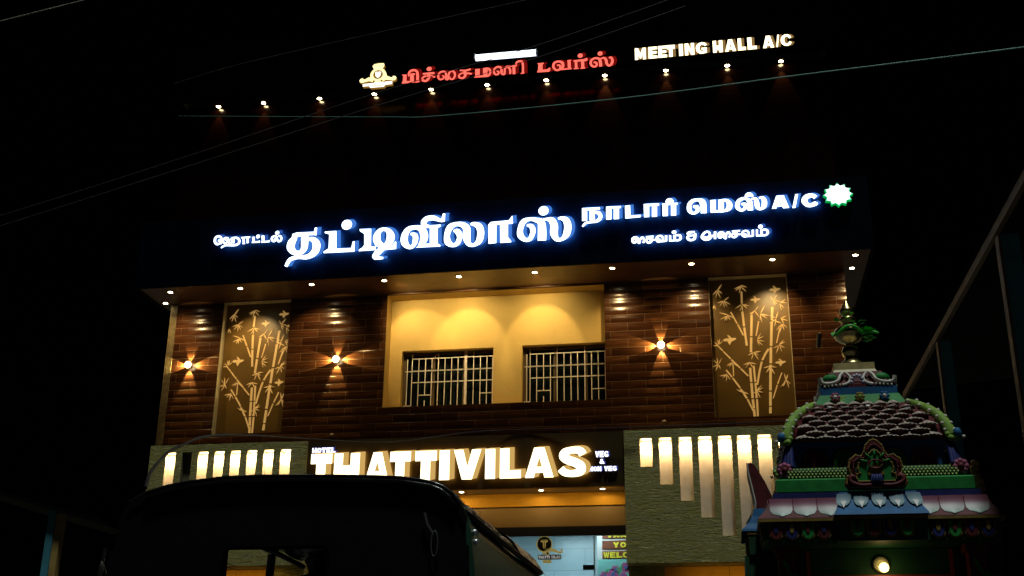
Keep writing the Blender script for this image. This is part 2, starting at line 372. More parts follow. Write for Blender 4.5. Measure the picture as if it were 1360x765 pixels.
# stone panels with lit niches
NR = [(-1.295,-1.095,4.995),(-.985,-.775,4.697),(-.665,-.453,4.427),(-.352,-.13,4.155),(-.031,.186,3.86),(.27,.49,3.75),(.595,.815,3.75),(.925,1.14,4.2)]
NL = [(-9.577,-9.397,3.75),(-9.272,-9.094,3.75),(-8.972,-8.793,3.75),(-8.672,-8.496,3.86),(-8.375,-8.2,4.155),(-8.075,-7.9,4.427),(-7.775,-7.595,4.697),(-7.467,-7.285,4.995)]
ND = .11
M_LED = emit('niche_led', (1, .80, .42), 9)
def stone(x0, x1, z0, z1, niches, dead):
    holes = [(a, c, z, 5.468) for a, c, z in niches]
    b = MB(); wall_holes(b, x0, x1, z0, z1, holes, 19.3, ND, 0, 0)
    b.add([(x0,19.3,z0),(x0,19.95,z0),(x0,19.95,z1),(x0,19.3,z1)], [(3,2,1,0)]); b.add([(x1,19.3,z0),(x1,19.95,z0),(x1,19.95,z1),(x1,19.3,z1)], [(0,1,2,3)])
    b.add([(x0,19.3,z1),(x1,19.3,z1),(x1,19.95,z1),(x0,19.95,z1)], [(0,1,2,3)]); b.add([(x0,19.3,z0),(x1,19.3,z0),(x1,19.95,z0),(x0,19.95,z0)], [(3,2,1,0)])
    p = b.build('stone_panel', STONE, hotel)
    for i, (a, c, z) in enumerate(niches):
        n = MB()
        n.box(a-.004, c+.004, 19.3+ND+.001, 19.3+ND+.02, z-.004, 5.472)
        n.add([(a+.002,19.302,z),(a+.002,19.3+ND,z),(a+.002,19.3+ND,5.466),(a+.002,19.302,5.466)], [(0,1,2,3)])
        n.add([(c-.002,19.302,z),(c-.002,19.3+ND,z),(c-.002,19.3+ND,5.466),(c-.002,19.302,5.466)], [(3,2,1,0)])
        o = n.build('niche', M_NICHE if i != dead else mat('unlit_niche_shade', (.16, .145, .07), .8), p)  # missing lamp light put into a darker niche colour
        if i == dead: o['label'] = 'unlit dark niche'; continue
        MB().box(a+.02, c-.02, 19.33, 19.385, 5.452, 5.464).build('led_strip', M_LED, o)
        l = lamp('SPOT', 'niche_light', ((a+c)/2, 19.322, 5.44), 34, (1, .76, .40), None, (0, .30, -1), 150, 1, .03)
        l.parent = p; l.location = Vector(l.location) - WORLD_LOC[p]
    return p
stone(-9.88, -7.0, 3.5, 5.60, NL, 1); stone(-1.555, 2.55, 3.455, 5.61, NR, -1)
# ground floor below the panels
for a, c, z in ((-7.62, -7.0, 3.49), (-1.55, -.985, 3.45), (-9.88, -9.6, 3.49), (2.1, 2.5, 3.45)): MB().box(a, c, 19.62, 19.94, .12, z).build('stone_pier', STONE, hotel)
b = MB(); x = -9.6
while x < -7.63: b.box(x+.002, min(x+.66, -7.622)-.003, 19.75, 19.8, .12, 3.49); x += .66
b.build('shutter_panel', M_ORANGE, hotel)
b = MB(); x = -.985
while x < 2.09: b.box(x+.003, min(x+1.03, 2.1)-.003, 19.75, 19.8, .12, 3.45); x += 1.03
b.build('shutter_panel', M_ORANGE, hotel)
for x in (-8.6, .55):
    l = lamp('AREA', 'underside_light', (x, 19.36, 3.40), 2.6 if x > 0 else 3.5, (1, .62, .16), hotel, (0, .6, -1), 2.4); l.data.shape = 'RECTANGLE'; l.data.size_y = .1
l = lamp('AREA', 'awning_fill_light', (-4.3, 19.47, 4.685), 9, (1, .66, .20), hotel, (0, .35, -1), 5.2); l.data.shape = 'RECTANGLE'; l.data.size_y = .05  # added unseen light, keeps the entrance beam evenly lit
# entrance: awning soffit, beam, door of glass and the bright lobby
b = MB().box(-6.998, -1.557, 19.40, 19.88, 4.70, 4.72); b.build('awning_soffit', M_GREYSOF, hotel)
b = MB().box(-6.998, -1.557, 19.8, 19.95, 4.48, 4.698); b.build('entrance_beam', M_ORANGE, hotel)
b = MB().box(-6.998, -1.557, 19.83, 19.94, 4.119, 4.52); b.build('shutter_box', M_BROWNP, hotel)
door = MB().box(-6.998, -1.557, 19.81, 19.90, 3.985, 4.14); door.box(-6.998, -6.93, 19.81, 19.90, .13, 3.984)
for x in (-4.9, -3.6): door.box(x-.03, x+.03, 19.81, 19.9, .13, 3.984)
dr = door.build('glass_door', M_BLACK, hotel)
MB().box(-6.93, -1.557, 19.85, 19.862, .13, 3.984).build('pane', glass_mat('shop_glass', (.86, .96, .98)), dr)
MB().box(-2.31, -2.12, 19.80, 19.845, 3.43, 3.505).build('door_lock', M_BLACK, dr)
MB().box(-2.135, -2.115, 19.835, 19.848, .13, 3.98).build('glass_seam', mat('glass_edge', (.35, .55, .55), .2), dr)
def tile_room():
    m = bpy.data.materials.new('pale_wall_tile'); m.use_nodes = True; t = m.node_tree; q = t.nodes['Principled BSDF']; L = t.links.new
    tc = t.nodes.new('ShaderNodeTexCoord'); sp = t.nodes.new('ShaderNodeSeparateXYZ'); cb = t.nodes.new('ShaderNodeCombineXYZ'); L(tc.outputs['Object'], sp.inputs[0])
    L(sp.outputs['X'], cb.inputs['X']); L(sp.outputs['Z'], cb.inputs['Y'])
    br = t.nodes.new('ShaderNodeTexBrick'); br.offset = .5; br.inputs['Brick Width'].default_value = 1.2; br.inputs['Row Height'].default_value = .42; br.inputs['Scale'].default_value = 1; br.inputs['Mortar Size'].default_value = .006
    br.inputs['Color1'].default_value = (.36, .47, .50, 1); br.inputs['Color2'].default_value = (.31, .42, .45, 1); br.inputs['Mortar'].default_value = (.2, .3, .32, 1)
    L(cb.outputs[0], br.inputs['Vector']); L(br.outputs['Color'], q.inputs['Base Color']); q.inputs['Roughness'].default_value = .3
    return m
b = MB().box(-7.05, -.86, 23.5, 23.6, .12, 4.7); b.box(-7.05, -6.99, 19.96, 23.5, .12, 4.7); b.box(-.92, -.86, 19.96, 23.5, .12, 4.7); b.build('lobby_wall', tile_room(), hotel)
b = MB().box(-7.05, -.86, 19.96, 23.5, 4.62, 4.7); b.build('lobby_ceiling', mat('white_ceiling', (.75, .8, .8), .6), hotel)
b = MB().box(-7.0, -.9, 19.0, 23.5, .121, .3); b.build('lobby_floor', mat('lobby_floor_tile', (.5, .48, .44), .3), hotel)
for x, y, p in ((-5.2, 21.9, 36), (-2.9, 22.2, 36), (-2.2, 20.15, 16)): lamp('AREA', 'lobby_light', (x, y, 4.55), p, (.80, .94, 1), hotel, (0, .1, -1), .8 if y > 21 else .24)  # the last one is added to brighten the welcome board
# sticker on the door glass: round emblem, ribbon, name plate
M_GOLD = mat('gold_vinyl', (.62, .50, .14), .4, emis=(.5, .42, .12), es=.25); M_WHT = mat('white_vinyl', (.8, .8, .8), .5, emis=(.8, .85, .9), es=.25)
st = MB(); ys = 19.846
def disc(mb, cx, cz, r, y0, y1, mi=0, n=28, rx=None): mb.prism([(cx+(rx or r)*math.cos(2*math.pi*k/n), cz+r*math.sin(2*math.pi*k/n)) for k in range(n)], y0, y1, mi)
disc(st, -2.955, 3.86, .135, ys-.002, ys, 1); disc(st, -2.955, 3.86, .118, ys-.004, ys-.002, 0)
st.prism([(-3.02,3.91),(-2.89,3.91),(-2.895,3.895),(-2.93,3.885),(-2.935,3.80),(-2.955,3.78),(-2.975,3.80),(-2.98,3.885),(-3.015,3.895)], ys-.006, ys-.004, 1)
st.prism([(-3.01,3.93),(-2.90,3.93),(-2.90,3.918),(-3.01,3.918)], ys-.006, ys-.004, 1)
st.strip([(-2.955,3.90,.012),(-2.955,3.79,.012)], ys-.007, ys-.006, 0)
st.strip(spline([(-2.98,3.70,.03),(-2.90,3.76,.05),(-2.80,3.755,.05),(-2.70,3.715,.03),(-2.655,3.735,.022),(-2.66,3.765,.02),(-2.69,3.762,.014)]), ys-.004, ys-.002, 1)
disc(st, -2.90, 3.705, .035, ys-.005, ys-.003, 1); disc(st, -2.90, 3.705, .02, ys-.006, ys-.005, 0)
st.prism([(-3.06,3.685),(-2.675,3.685),(-2.675,3.605),(-3.06,3.605)], ys-.003, ys-.001, 0)
st.prism([(-2.98,3.60),(-2.84,3.60),(-2.84,3.548),(-2.98,3.548)], ys-.003, ys-.001, 1)
sticker = st.build('door_sticker', [M_BLACK, M_GOLD], dr)
LET={'big':[[('p',[(-7.377,9.32),(-7.331,9.334),(-6.997,9.33),(-6.986,9.411),(-6.945,9.408),(-6.947,9.258),(-7.001,9.268),(-7.16,9.271),(-7.383,9.245)]),('s',[(-7.355,9.313,0.093),(-7.364,9.218,0.109),(-7.404,9.152,0.143),(-7.413,9.049,0.143),(-7.338,8.95,0.1),(-7.234,8.938,0.087),(-7.165,9.008,0.117),(-7.159,9.154,0.134),(-7.169,9.292,0.134)]),('s',[(-7.105,9.205,0.05),(-6.995,9.174,0.1),(-6.933,9.071,0.142),(-6.961,8.935,0.133),(-7.087,8.852,0.091),(-7.261,8.854,0.067),(-7.408,8.817,0.075),(-7.477,8.69,0.058)])],[('p',[(-6.794,9.32),(-6.579,9.32),(-6.557,8.975),(-6.281,8.97),(-6.259,9.097),(-6.226,9.095),(-6.22,8.899),(-6.786,8.904),(-6.791,8.933),(-6.701,8.988),(-6.707,9.263),(-6.792,9.294)]),('d',[(-6.391,9.429,0.096,0.096)])],[('p',[(-6.146,9.327),(-5.933,9.32),(-5.919,8.974),(-5.833,8.977),(-5.829,8.905),(-6.138,8.902),(-6.132,8.932),(-6.077,8.966),(-6.042,9.015),(-6.054,9.23),(-6.136,9.287)]),('s',[(-5.669,8.941,0.09),(-5.787,9.034,0.122),(-5.821,9.155,0.131),(-5.775,9.269,0.085),(-5.687,9.297,0.062),(-5.603,9.247,0.101),(-5.565,9.139,0.147),(-5.597,9.022,0.13),(-5.693,8.934,0.098),(-5.794,8.847,0.117),(-5.834,8.765,0.081),(-5.684,8.743,0.036)]),('p',[(-5.614,8.963),(-5.517,8.983),(-5.48,9.048),(-5.459,9.038),(-5.456,8.903),(-5.74,8.895),(-5.742,8.946)])],[('s',[(-5.203,9.175,0.036),(-5.121,9.141,0.089),(-5.113,9.025,0.094),(-5.16,8.927,0.065),(-5.238,8.932,0.081),(-5.306,9.02,0.126),(-5.307,9.156,0.122),(-5.239,9.268,0.097),(-5.127,9.295,0.073),(-5.012,9.257,0.113),(-4.957,9.151,0.137),(-4.964,9.033,0.129),(-5.04,8.928,0.048)]),('p',[(-4.857,9.315),(-4.661,9.319),(-4.66,9.288),(-4.715,9.255),(-4.705,8.958),(-4.657,8.929),(-4.656,8.901),(-5.095,8.906),(-5.002,8.968),(-4.845,8.966)]),('s',[(-4.837,9.293,0.04),(-4.95,9.318,0.081),(-4.969,9.391,0.105),(-4.907,9.452,0.097),(-4.794,9.456,0.089),(-4.672,9.402,0.056),(-4.607,9.401,0.048)]),('p',[(-4.656,9.413),(-4.627,9.531),(-4.587,9.528),(-4.59,9.374),(-4.654,9.367)])],[('s',[(-4.423,9.187,0.036),(-4.352,9.165,0.099),(-4.311,9.067,0.092),(-4.346,8.947,0.082),(-4.43,8.91,0.071),(-4.521,8.976,0.114),(-4.539,9.112,0.1),(-4.489,9.256,0.114),(-4.377,9.309,0.078),(-4.263,9.287,0.099),(-4.19,9.21,0.128),(-4.187,9.044,0.134),(-4.141,8.915,0.085),(-4.043,8.894,0.063),(-3.96,8.97,0.113),(-3.935,9.118,0.12),(-3.972,9.241,0.113),(-4.065,9.292,0.071),(-4.122,9.288,0.035)])],[('p',[(-3.791,8.897),(-3.804,9.26),(-3.756,9.309),(-3.44,9.319),(-3.375,9.405),(-3.366,9.254),(-3.454,9.249),(-3.451,8.998),(-3.394,8.927),(-3.394,8.902),(-3.584,8.902),(-3.593,9.249),(-3.659,9.246),(-3.658,8.904)])],[('s',[(-3.118,9.204,0.035),(-3.041,9.181,0.083),(-3.01,9.085,0.09),(-3.054,8.955,0.078),(-3.137,8.93,0.072),(-3.225,9.01,0.106),(-3.235,9.13,0.098),(-3.181,9.273,0.098),(-3.07,9.318,0.063),(-2.959,9.295,0.083),(-2.868,9.24,0.125),(-2.85,9.075,0.145),(-2.854,8.901,0.145)]),('s',[(-2.834,9.298,0.028),(-2.765,9.297,0.055),(-2.682,9.27,0.111),(-2.64,9.165,0.131),(-2.641,9.017,0.131),(-2.593,8.911,0.082),(-2.504,8.905,0.062),(-2.428,8.989,0.117),(-2.4,9.135,0.124),(-2.434,9.256,0.11),(-2.516,9.299,0.062),(-2.571,9.298,0.035)]),('d',[(-2.827,9.462,0.088,0.088)])]],'med':[[('p',[(-2.15,9.469),(-1.841,9.464),(-1.841,9.42),(-1.931,9.42),(-1.933,9.222),(-2.02,9.223),(-2.017,9.421),(-2.064,9.421),(-2.066,9.226),(-2.152,9.226)]),('s',[(-1.943,9.384,0.038),(-1.86,9.355,0.065),(-1.832,9.278,0.06),(-1.891,9.212,0.055),(-1.991,9.195,0.037),(-2.085,9.185,0.038),(-2.148,9.122,0.032)])],[('p',[(-1.731,9.468),(-1.477,9.463),(-1.478,9.427),(-1.511,9.426),(-1.515,9.223),(-1.604,9.224),(-1.599,9.427),(-1.643,9.427),(-1.646,9.223),(-1.735,9.225)])],[('p',[(-1.405,9.464),(-1.319,9.466),(-1.317,9.275),(-1.139,9.274),(-1.144,9.232),(-1.404,9.223)])],[('p',[(-1.081,9.473),(-0.821,9.468),(-0.822,9.429),(-0.857,9.429),(-0.864,9.224),(-0.949,9.225),(-0.942,9.429),(-0.992,9.429),(-0.998,9.225),(-1.083,9.226)])],[('p',[(-0.764,9.461),(-0.503,9.458),(-0.504,9.427),(-0.532,9.427),(-0.54,9.223),(-0.624,9.224),(-0.617,9.427),(-0.673,9.426),(-0.68,9.224),(-0.765,9.225)]),('p',[(-0.711,9.479),(-0.708,9.499),(-0.7,9.517),(-0.688,9.533),(-0.673,9.544),(-0.656,9.551),(-0.638,9.552),(-0.619,9.548),(-0.603,9.539),(-0.588,9.526),(-0.578,9.509),(-0.572,9.489),(-0.57,9.469)])],[('s',[(-0.245,9.37,0.03),(-0.185,9.353,0.075),(-0.169,9.291,0.061),(-0.242,9.242,0.046),(-0.309,9.301,0.073),(-0.304,9.408,0.073),(-0.246,9.476,0.061),(-0.161,9.487,0.049),(-0.089,9.447,0.103),(-0.07,9.351,0.097),(-0.073,9.234,0.097)])],[('p',[(0.047,9.467),(0.14,9.469),(0.132,9.273),(0.176,9.27),(0.188,9.468),(0.275,9.465),(0.265,9.232),(0.044,9.236)]),('s',[(0.238,9.458,0.031),(0.322,9.443,0.054),(0.367,9.375,0.09),(0.35,9.296,0.084),(0.276,9.25,0.034),(0.215,9.246,0.034)])],[('s',[(0.558,9.362,0.024),(0.618,9.348,0.066),(0.629,9.29,0.054),(0.564,9.244,0.045),(0.501,9.299,0.072),(0.506,9.392,0.066),(0.569,9.452,0.054),(0.648,9.454,0.048),(0.704,9.392,0.084),(0.709,9.311,0.09),(0.707,9.234,0.089)]),('s',[(0.731,9.441,0.03),(0.803,9.443,0.054),(0.82,9.37,0.081),(0.831,9.283,0.071),(0.874,9.247,0.042),(0.935,9.296,0.083),(0.949,9.388,0.083),(0.923,9.45,0.06),(0.863,9.454,0.03)]),('p',[(0.628,9.495),(0.632,9.515),(0.64,9.533),(0.653,9.549),(0.668,9.56),(0.686,9.567),(0.705,9.568),(0.723,9.564),(0.74,9.555),(0.754,9.541),(0.765,9.525),(0.771,9.505),(0.772,9.485)])],[('p',[(1.153,9.473),(1.275,9.471),(1.348,9.237),(1.248,9.236),(1.236,9.277),(1.218,9.353),(1.202,9.351),(1.185,9.32),(1.243,9.32),(1.235,9.272),(1.151,9.275),(1.136,9.237),(1.064,9.238)])],[('p',[(1.467,9.479),(1.512,9.48),(1.449,9.23),(1.401,9.229)])],[('s',[(1.794,9.396,0.076),(1.756,9.43,0.07),(1.693,9.437,0.076),(1.63,9.403,0.089),(1.607,9.34,0.095),(1.643,9.278,0.078),(1.705,9.259,0.066),(1.777,9.286,0.076),(1.8,9.31,0.057)])]],'hotel':[[('s',[(-8.833,9.29,0.033),(-8.796,9.276,0.036),(-8.797,9.228,0.035),(-8.849,9.219,0.041),(-8.892,9.27,0.042),(-8.886,9.348,0.042),(-8.83,9.372,0.036),(-8.776,9.329,0.04),(-8.772,9.214,0.035)])],[('s',[(-8.693,9.299,0.024),(-8.658,9.277,0.031),(-8.665,9.234,0.031),(-8.707,9.231,0.031),(-8.737,9.272,0.035),(-8.713,9.322,0.033),(-8.658,9.327,0.033),(-8.626,9.277,0.033),(-8.617,9.223,0.033),(-8.562,9.219,0.031)]),('l',[(-8.578,9.322,0.031),(-8.562,9.219,0.031)]),('s',[(-8.572,9.316,0.03),(-8.542,9.314,0.033),(-8.528,9.217,0.033)]),('s',[(-8.567,9.325,0.03),(-8.484,9.322,0.035),(-8.427,9.274,0.041),(-8.432,9.205,0.041),(-8.506,9.178,0.04),(-8.67,9.186,0.033),(-8.727,9.167,0.033),(-8.761,9.139,0.026)])],[('l',[(-8.388,9.315,0.026),(-8.219,9.316,0.026)]),('l',[(-8.346,9.312,0.035),(-8.33,9.201,0.035)]),('l',[(-8.271,9.312,0.035),(-8.256,9.202,0.035)]),('l',[(-8.356,9.198,0.016),(-8.307,9.197,0.016)])],[('p',[(-8.18,9.315),(-8.136,9.318),(-8.123,9.224),(-8.045,9.229),(-8.029,9.246),(-8.022,9.197),(-8.176,9.199),(-8.177,9.219),(-8.163,9.226)]),('d',[(-8.069,9.32,0.035,0.035)])],[('p',[(-8.005,9.328),(-7.949,9.33),(-7.937,9.222),(-7.859,9.223),(-7.843,9.24),(-7.836,9.194),(-7.995,9.194),(-7.997,9.216),(-7.984,9.225)])],[('s',[(-7.757,9.252,0.021),(-7.73,9.23,0.028),(-7.753,9.202,0.028),(-7.79,9.225,0.035),(-7.8,9.273,0.035),(-7.762,9.306,0.033),(-7.714,9.289,0.035),(-7.695,9.231,0.035),(-7.666,9.199,0.033),(-7.627,9.214,0.037),(-7.62,9.268,0.035),(-7.652,9.305,0.033),(-7.675,9.301,0.023)]),('d',[(-7.707,9.369,0.038,0.038)])]],'veg':[[('s',[(-1.262,8.839,0.022),(-1.234,8.825,0.028),(-1.248,8.776,0.032),(-1.288,8.787,0.036),(-1.291,8.846,0.038),(-1.251,8.873,0.032),(-1.207,8.849,0.036),(-1.199,8.781,0.036),(-1.175,8.764,0.03),(-1.163,8.828,0.034),(-1.123,8.86,0.034),(-1.096,8.813,0.034),(-1.114,8.76,0.032)])],[('l',[(-1.063,8.864,0.03),(-0.933,8.867,0.03)]),('s',[(-0.975,8.864,0.044),(-0.981,8.781,0.045),(-1.025,8.76,0.037),(-1.059,8.792,0.035),(-1.04,8.834,0.032),(-0.985,8.835,0.03)]),('l',[(-0.976,8.816,0.028),(-0.915,8.804,0.028)])],[('s',[(-0.858,8.814,0.022),(-0.829,8.799,0.027),(-0.84,8.764,0.031),(-0.879,8.783,0.037),(-0.877,8.847,0.037),(-0.827,8.872,0.033),(-0.781,8.841,0.033),(-0.781,8.777,0.031)]),('l',[(-0.82,8.766,0.026),(-0.727,8.77,0.025)]),('l',[(-0.723,8.875,0.037),(-0.727,8.765,0.037)])],[('l',[(-0.655,8.87,0.033),(-0.658,8.769,0.033)]),('l',[(-0.675,8.771,0.027),(-0.536,8.772,0.027)]),('l',[(-0.581,8.871,0.041),(-0.58,8.775,0.041)]),('s',[(-0.562,8.868,0.027),(-0.494,8.86,0.037),(-0.481,8.809,0.043),(-0.512,8.773,0.031),(-0.556,8.771,0.027)]),('d',[(-0.586,8.925,0.039,0.032)])],[('s',[(-0.238,8.903,0.031),(-0.326,8.903,0.041),(-0.354,8.878,0.041),(-0.326,8.847,0.031)]),('s',[(-0.329,8.844,0.035),(-0.364,8.814,0.041),(-0.346,8.774,0.041),(-0.293,8.761,0.037),(-0.248,8.786,0.041),(-0.236,8.833,0.039),(-0.228,8.881,0.027)]),('l',[(-0.329,8.844,0.025),(-0.241,8.845,0.025)])],[('s',[(-0.087,8.811,0.023),(-0.043,8.793,0.025),(0.002,8.821,0.03),(0.008,8.87,0.03),(-0.038,8.898,0.034),(-0.093,8.864,0.036),(-0.124,8.805,0.036),(-0.087,8.761,0.038),(-0.013,8.757,0.036),(0.038,8.809,0.038),(0.053,8.818,0.028),(0.096,8.82,0.028)]),('l',[(0.101,8.893,0.038),(0.093,8.757,0.038)])],[('s',[(0.181,8.835,0.023),(0.207,8.825,0.027),(0.2,8.779,0.03),(0.16,8.784,0.034),(0.161,8.85,0.034),(0.21,8.874,0.032),(0.245,8.84,0.034),(0.248,8.773,0.034),(0.275,8.759,0.027),(0.287,8.838,0.032),(0.325,8.863,0.034),(0.346,8.813,0.03),(0.328,8.77,0.027)])],[('l',[(0.382,8.876,0.027),(0.515,8.879,0.027)]),('s',[(0.447,8.87,0.044),(0.448,8.797,0.044),(0.41,8.767,0.032),(0.374,8.794,0.032),(0.395,8.833,0.029),(0.445,8.834,0.027)]),('l',[(0.46,8.82,0.027),(0.518,8.816,0.027)])],[('s',[(0.571,8.822,0.021),(0.607,8.805,0.027),(0.594,8.767,0.027),(0.553,8.788,0.031),(0.557,8.849,0.034),(0.605,8.873,0.031),(0.654,8.843,0.031),(0.652,8.776,0.029)]),('l',[(0.599,8.77,0.025),(0.72,8.772,0.025)]),('l',[(0.727,8.884,0.034),(0.721,8.766,0.033)])],[('l',[(0.795,8.883,0.031),(0.789,8.771,0.031)]),('l',[(0.776,8.772,0.027),(0.924,8.77,0.027)]),('l',[(0.87,8.878,0.04),(0.866,8.77,0.04)]),('s',[(0.889,8.878,0.027),(0.953,8.867,0.038),(0.969,8.817,0.04),(0.937,8.775,0.031),(0.893,8.771,0.027)]),('d',[(0.856,8.934,0.037,0.037)])]],'red':[[('p',[(-5.601,12.63),(-5.509,12.627),(-5.503,12.483),(-5.431,12.478),(-5.437,12.639),(-5.342,12.636),(-5.341,12.612),(-5.367,12.596),(-5.357,12.469),(-5.339,12.438),(-5.588,12.436),(-5.592,12.461),(-5.574,12.489),(-5.573,12.603)]),('s',[(-5.459,12.581,0.027),(-5.465,12.647,0.038),(-5.431,12.696,0.044),(-5.366,12.708,0.044),(-5.308,12.672,0.044),(-5.291,12.583,0.049),(-5.287,12.463,0.049)]),('p',[(-5.335,12.455),(-5.249,12.465),(-5.248,12.441),(-5.329,12.434)])],[('p',[(-5.191,12.628),(-4.975,12.632),(-4.958,12.606),(-4.963,12.586),(-5.189,12.593)]),('s',[(-5.082,12.612,0.054),(-5.069,12.527,0.06),(-5.109,12.459,0.043),(-5.163,12.458,0.043),(-5.196,12.497,0.043),(-5.166,12.548,0.037),(-5.113,12.557,0.03)]),('s',[(-5.07,12.557,0.03),(-5.005,12.548,0.037),(-4.95,12.518,0.03)]),('d',[(-5.07,12.709,0.049,0.046)])],[('s',[(-4.806,12.538,0.024),(-4.776,12.509,0.028),(-4.799,12.466,0.03),(-4.857,12.462,0.034),(-4.888,12.522,0.037),(-4.867,12.598,0.037),(-4.809,12.627,0.035),(-4.755,12.605,0.037),(-4.734,12.532,0.039),(-4.743,12.451,0.034)]),('s',[(-4.739,12.449,0.03),(-4.697,12.451,0.032),(-4.689,12.539,0.037),(-4.659,12.613,0.037),(-4.594,12.607,0.037),(-4.563,12.528,0.039),(-4.595,12.45,0.034),(-4.649,12.45,0.028),(-4.666,12.501,0.024)])],[('s',[(-4.474,12.621,0.028),(-4.365,12.605,0.036),(-4.264,12.628,0.034)]),('s',[(-4.376,12.6,0.048),(-4.367,12.498,0.048),(-4.414,12.447,0.036),(-4.479,12.472,0.036),(-4.482,12.52,0.03),(-4.438,12.554,0.028),(-4.374,12.552,0.026)]),('s',[(-4.369,12.543,0.03),(-4.31,12.542,0.034),(-4.241,12.522,0.03)])],[('p',[(-4.178,12.619),(-4.09,12.621),(-4.087,12.47),(-4.023,12.471),(-4.026,12.628),(-3.939,12.626),(-3.939,12.43),(-4.191,12.437),(-4.194,12.46),(-4.171,12.478)]),('s',[(-3.985,12.619,0.029),(-3.917,12.602,0.037),(-3.887,12.536,0.044),(-3.913,12.46,0.035),(-3.97,12.445,0.03)])],[('s',[(-3.763,12.538,0.023),(-3.726,12.519,0.033),(-3.733,12.475,0.033),(-3.779,12.465,0.035),(-3.816,12.517,0.037),(-3.802,12.594,0.037),(-3.741,12.628,0.037),(-3.683,12.593,0.042),(-3.667,12.474,0.042)]),('s',[(-3.669,12.47,0.035),(-3.617,12.462,0.035),(-3.607,12.576,0.037),(-3.556,12.614,0.037),(-3.508,12.54,0.039),(-3.508,12.452,0.037)]),('l',[(-3.579,12.623,0.03),(-3.388,12.62,0.03)]),('l',[(-3.44,12.623,0.052),(-3.433,12.446,0.052)]),('s',[(-3.394,12.624,0.029),(-3.392,12.68,0.037),(-3.348,12.712,0.039),(-3.286,12.697,0.042),(-3.267,12.606,0.039),(-3.266,12.45,0.039)]),('l',[(-3.308,12.449,0.021),(-3.24,12.453,0.021)])],[('p',[(-2.997,12.63),(-2.874,12.636),(-2.874,12.61),(-2.897,12.602),(-2.896,12.485),(-2.812,12.488),(-2.774,12.513),(-2.749,12.518),(-2.752,12.461),(-2.768,12.434),(-2.992,12.437),(-2.996,12.466),(-2.98,12.475),(-2.974,12.61)])],[('s',[(-2.625,12.555,0.025),(-2.575,12.548,0.037),(-2.563,12.49,0.037),(-2.6,12.451,0.037),(-2.656,12.466,0.037),(-2.693,12.534,0.043),(-2.674,12.61,0.043),(-2.599,12.635,0.04),(-2.525,12.6,0.05),(-2.513,12.514,0.045),(-2.548,12.463,0.03)]),('l',[(-2.563,12.461,0.027),(-2.352,12.462,0.027)]),('l',[(-2.398,12.633,0.055),(-2.394,12.463,0.055)]),('l',[(-2.432,12.635,0.022),(-2.361,12.641,0.022)])],[('p',[(-2.314,12.632),(-2.115,12.642),(-2.068,12.661),(-2.054,12.643),(-2.057,12.604),(-2.091,12.593),(-2.314,12.603)]),('l',[(-2.27,12.614,0.047),(-2.266,12.458,0.047)]),('l',[(-2.147,12.616,0.056),(-2.142,12.454,0.056)]),('l',[(-2.311,12.454,0.019),(-2.22,12.454,0.019)]),('l',[(-2.188,12.451,0.019),(-2.097,12.452,0.019)]),('d',[(-2.189,12.724,0.047,0.047)])],[('s',[(-1.944,12.548,0.025),(-1.9,12.548,0.037),(-1.883,12.497,0.037),(-1.914,12.46,0.035),(-1.969,12.48,0.04),(-1.997,12.539,0.042),(-1.974,12.611,0.042),(-1.906,12.64,0.04),(-1.835,12.612,0.049),(-1.815,12.535,0.054),(-1.81,12.453,0.054)]),('s',[(-1.807,12.619,0.027),(-1.746,12.632,0.039),(-1.71,12.579,0.049),(-1.699,12.51,0.047),(-1.663,12.458,0.037),(-1.611,12.488,0.047),(-1.593,12.568,0.047),(-1.62,12.627,0.042),(-1.66,12.624,0.027)]),('d',[(-1.818,12.731,0.046,0.046)])]],'thatti':[('T',-6.881,-6.507),('H',-6.465,-6.019),('A',-5.914,-5.501),('T',-5.488,-5.13),('T',-5.051,-4.683),('I',-4.633,-4.461),('V',-4.389,-3.923),('I',-3.853,-3.687),('L',-3.605,-3.254),('A',-3.184,-2.71),('S',-2.624,-2.18)],'meeting':[('M',-1.174,-0.976),('E',-0.925,-0.769),('E',-0.748,-0.592),('T',-0.591,-0.446),('I',-0.37,-0.3),('N',-0.264,-0.095),('G',-0.064,0.13),('H',0.243,0.416),('A',0.46,0.652),('L',0.69,0.825),('L',0.863,1.022),('A',1.134,1.329),('/',1.367,1.428),('C',1.453,1.635)]}
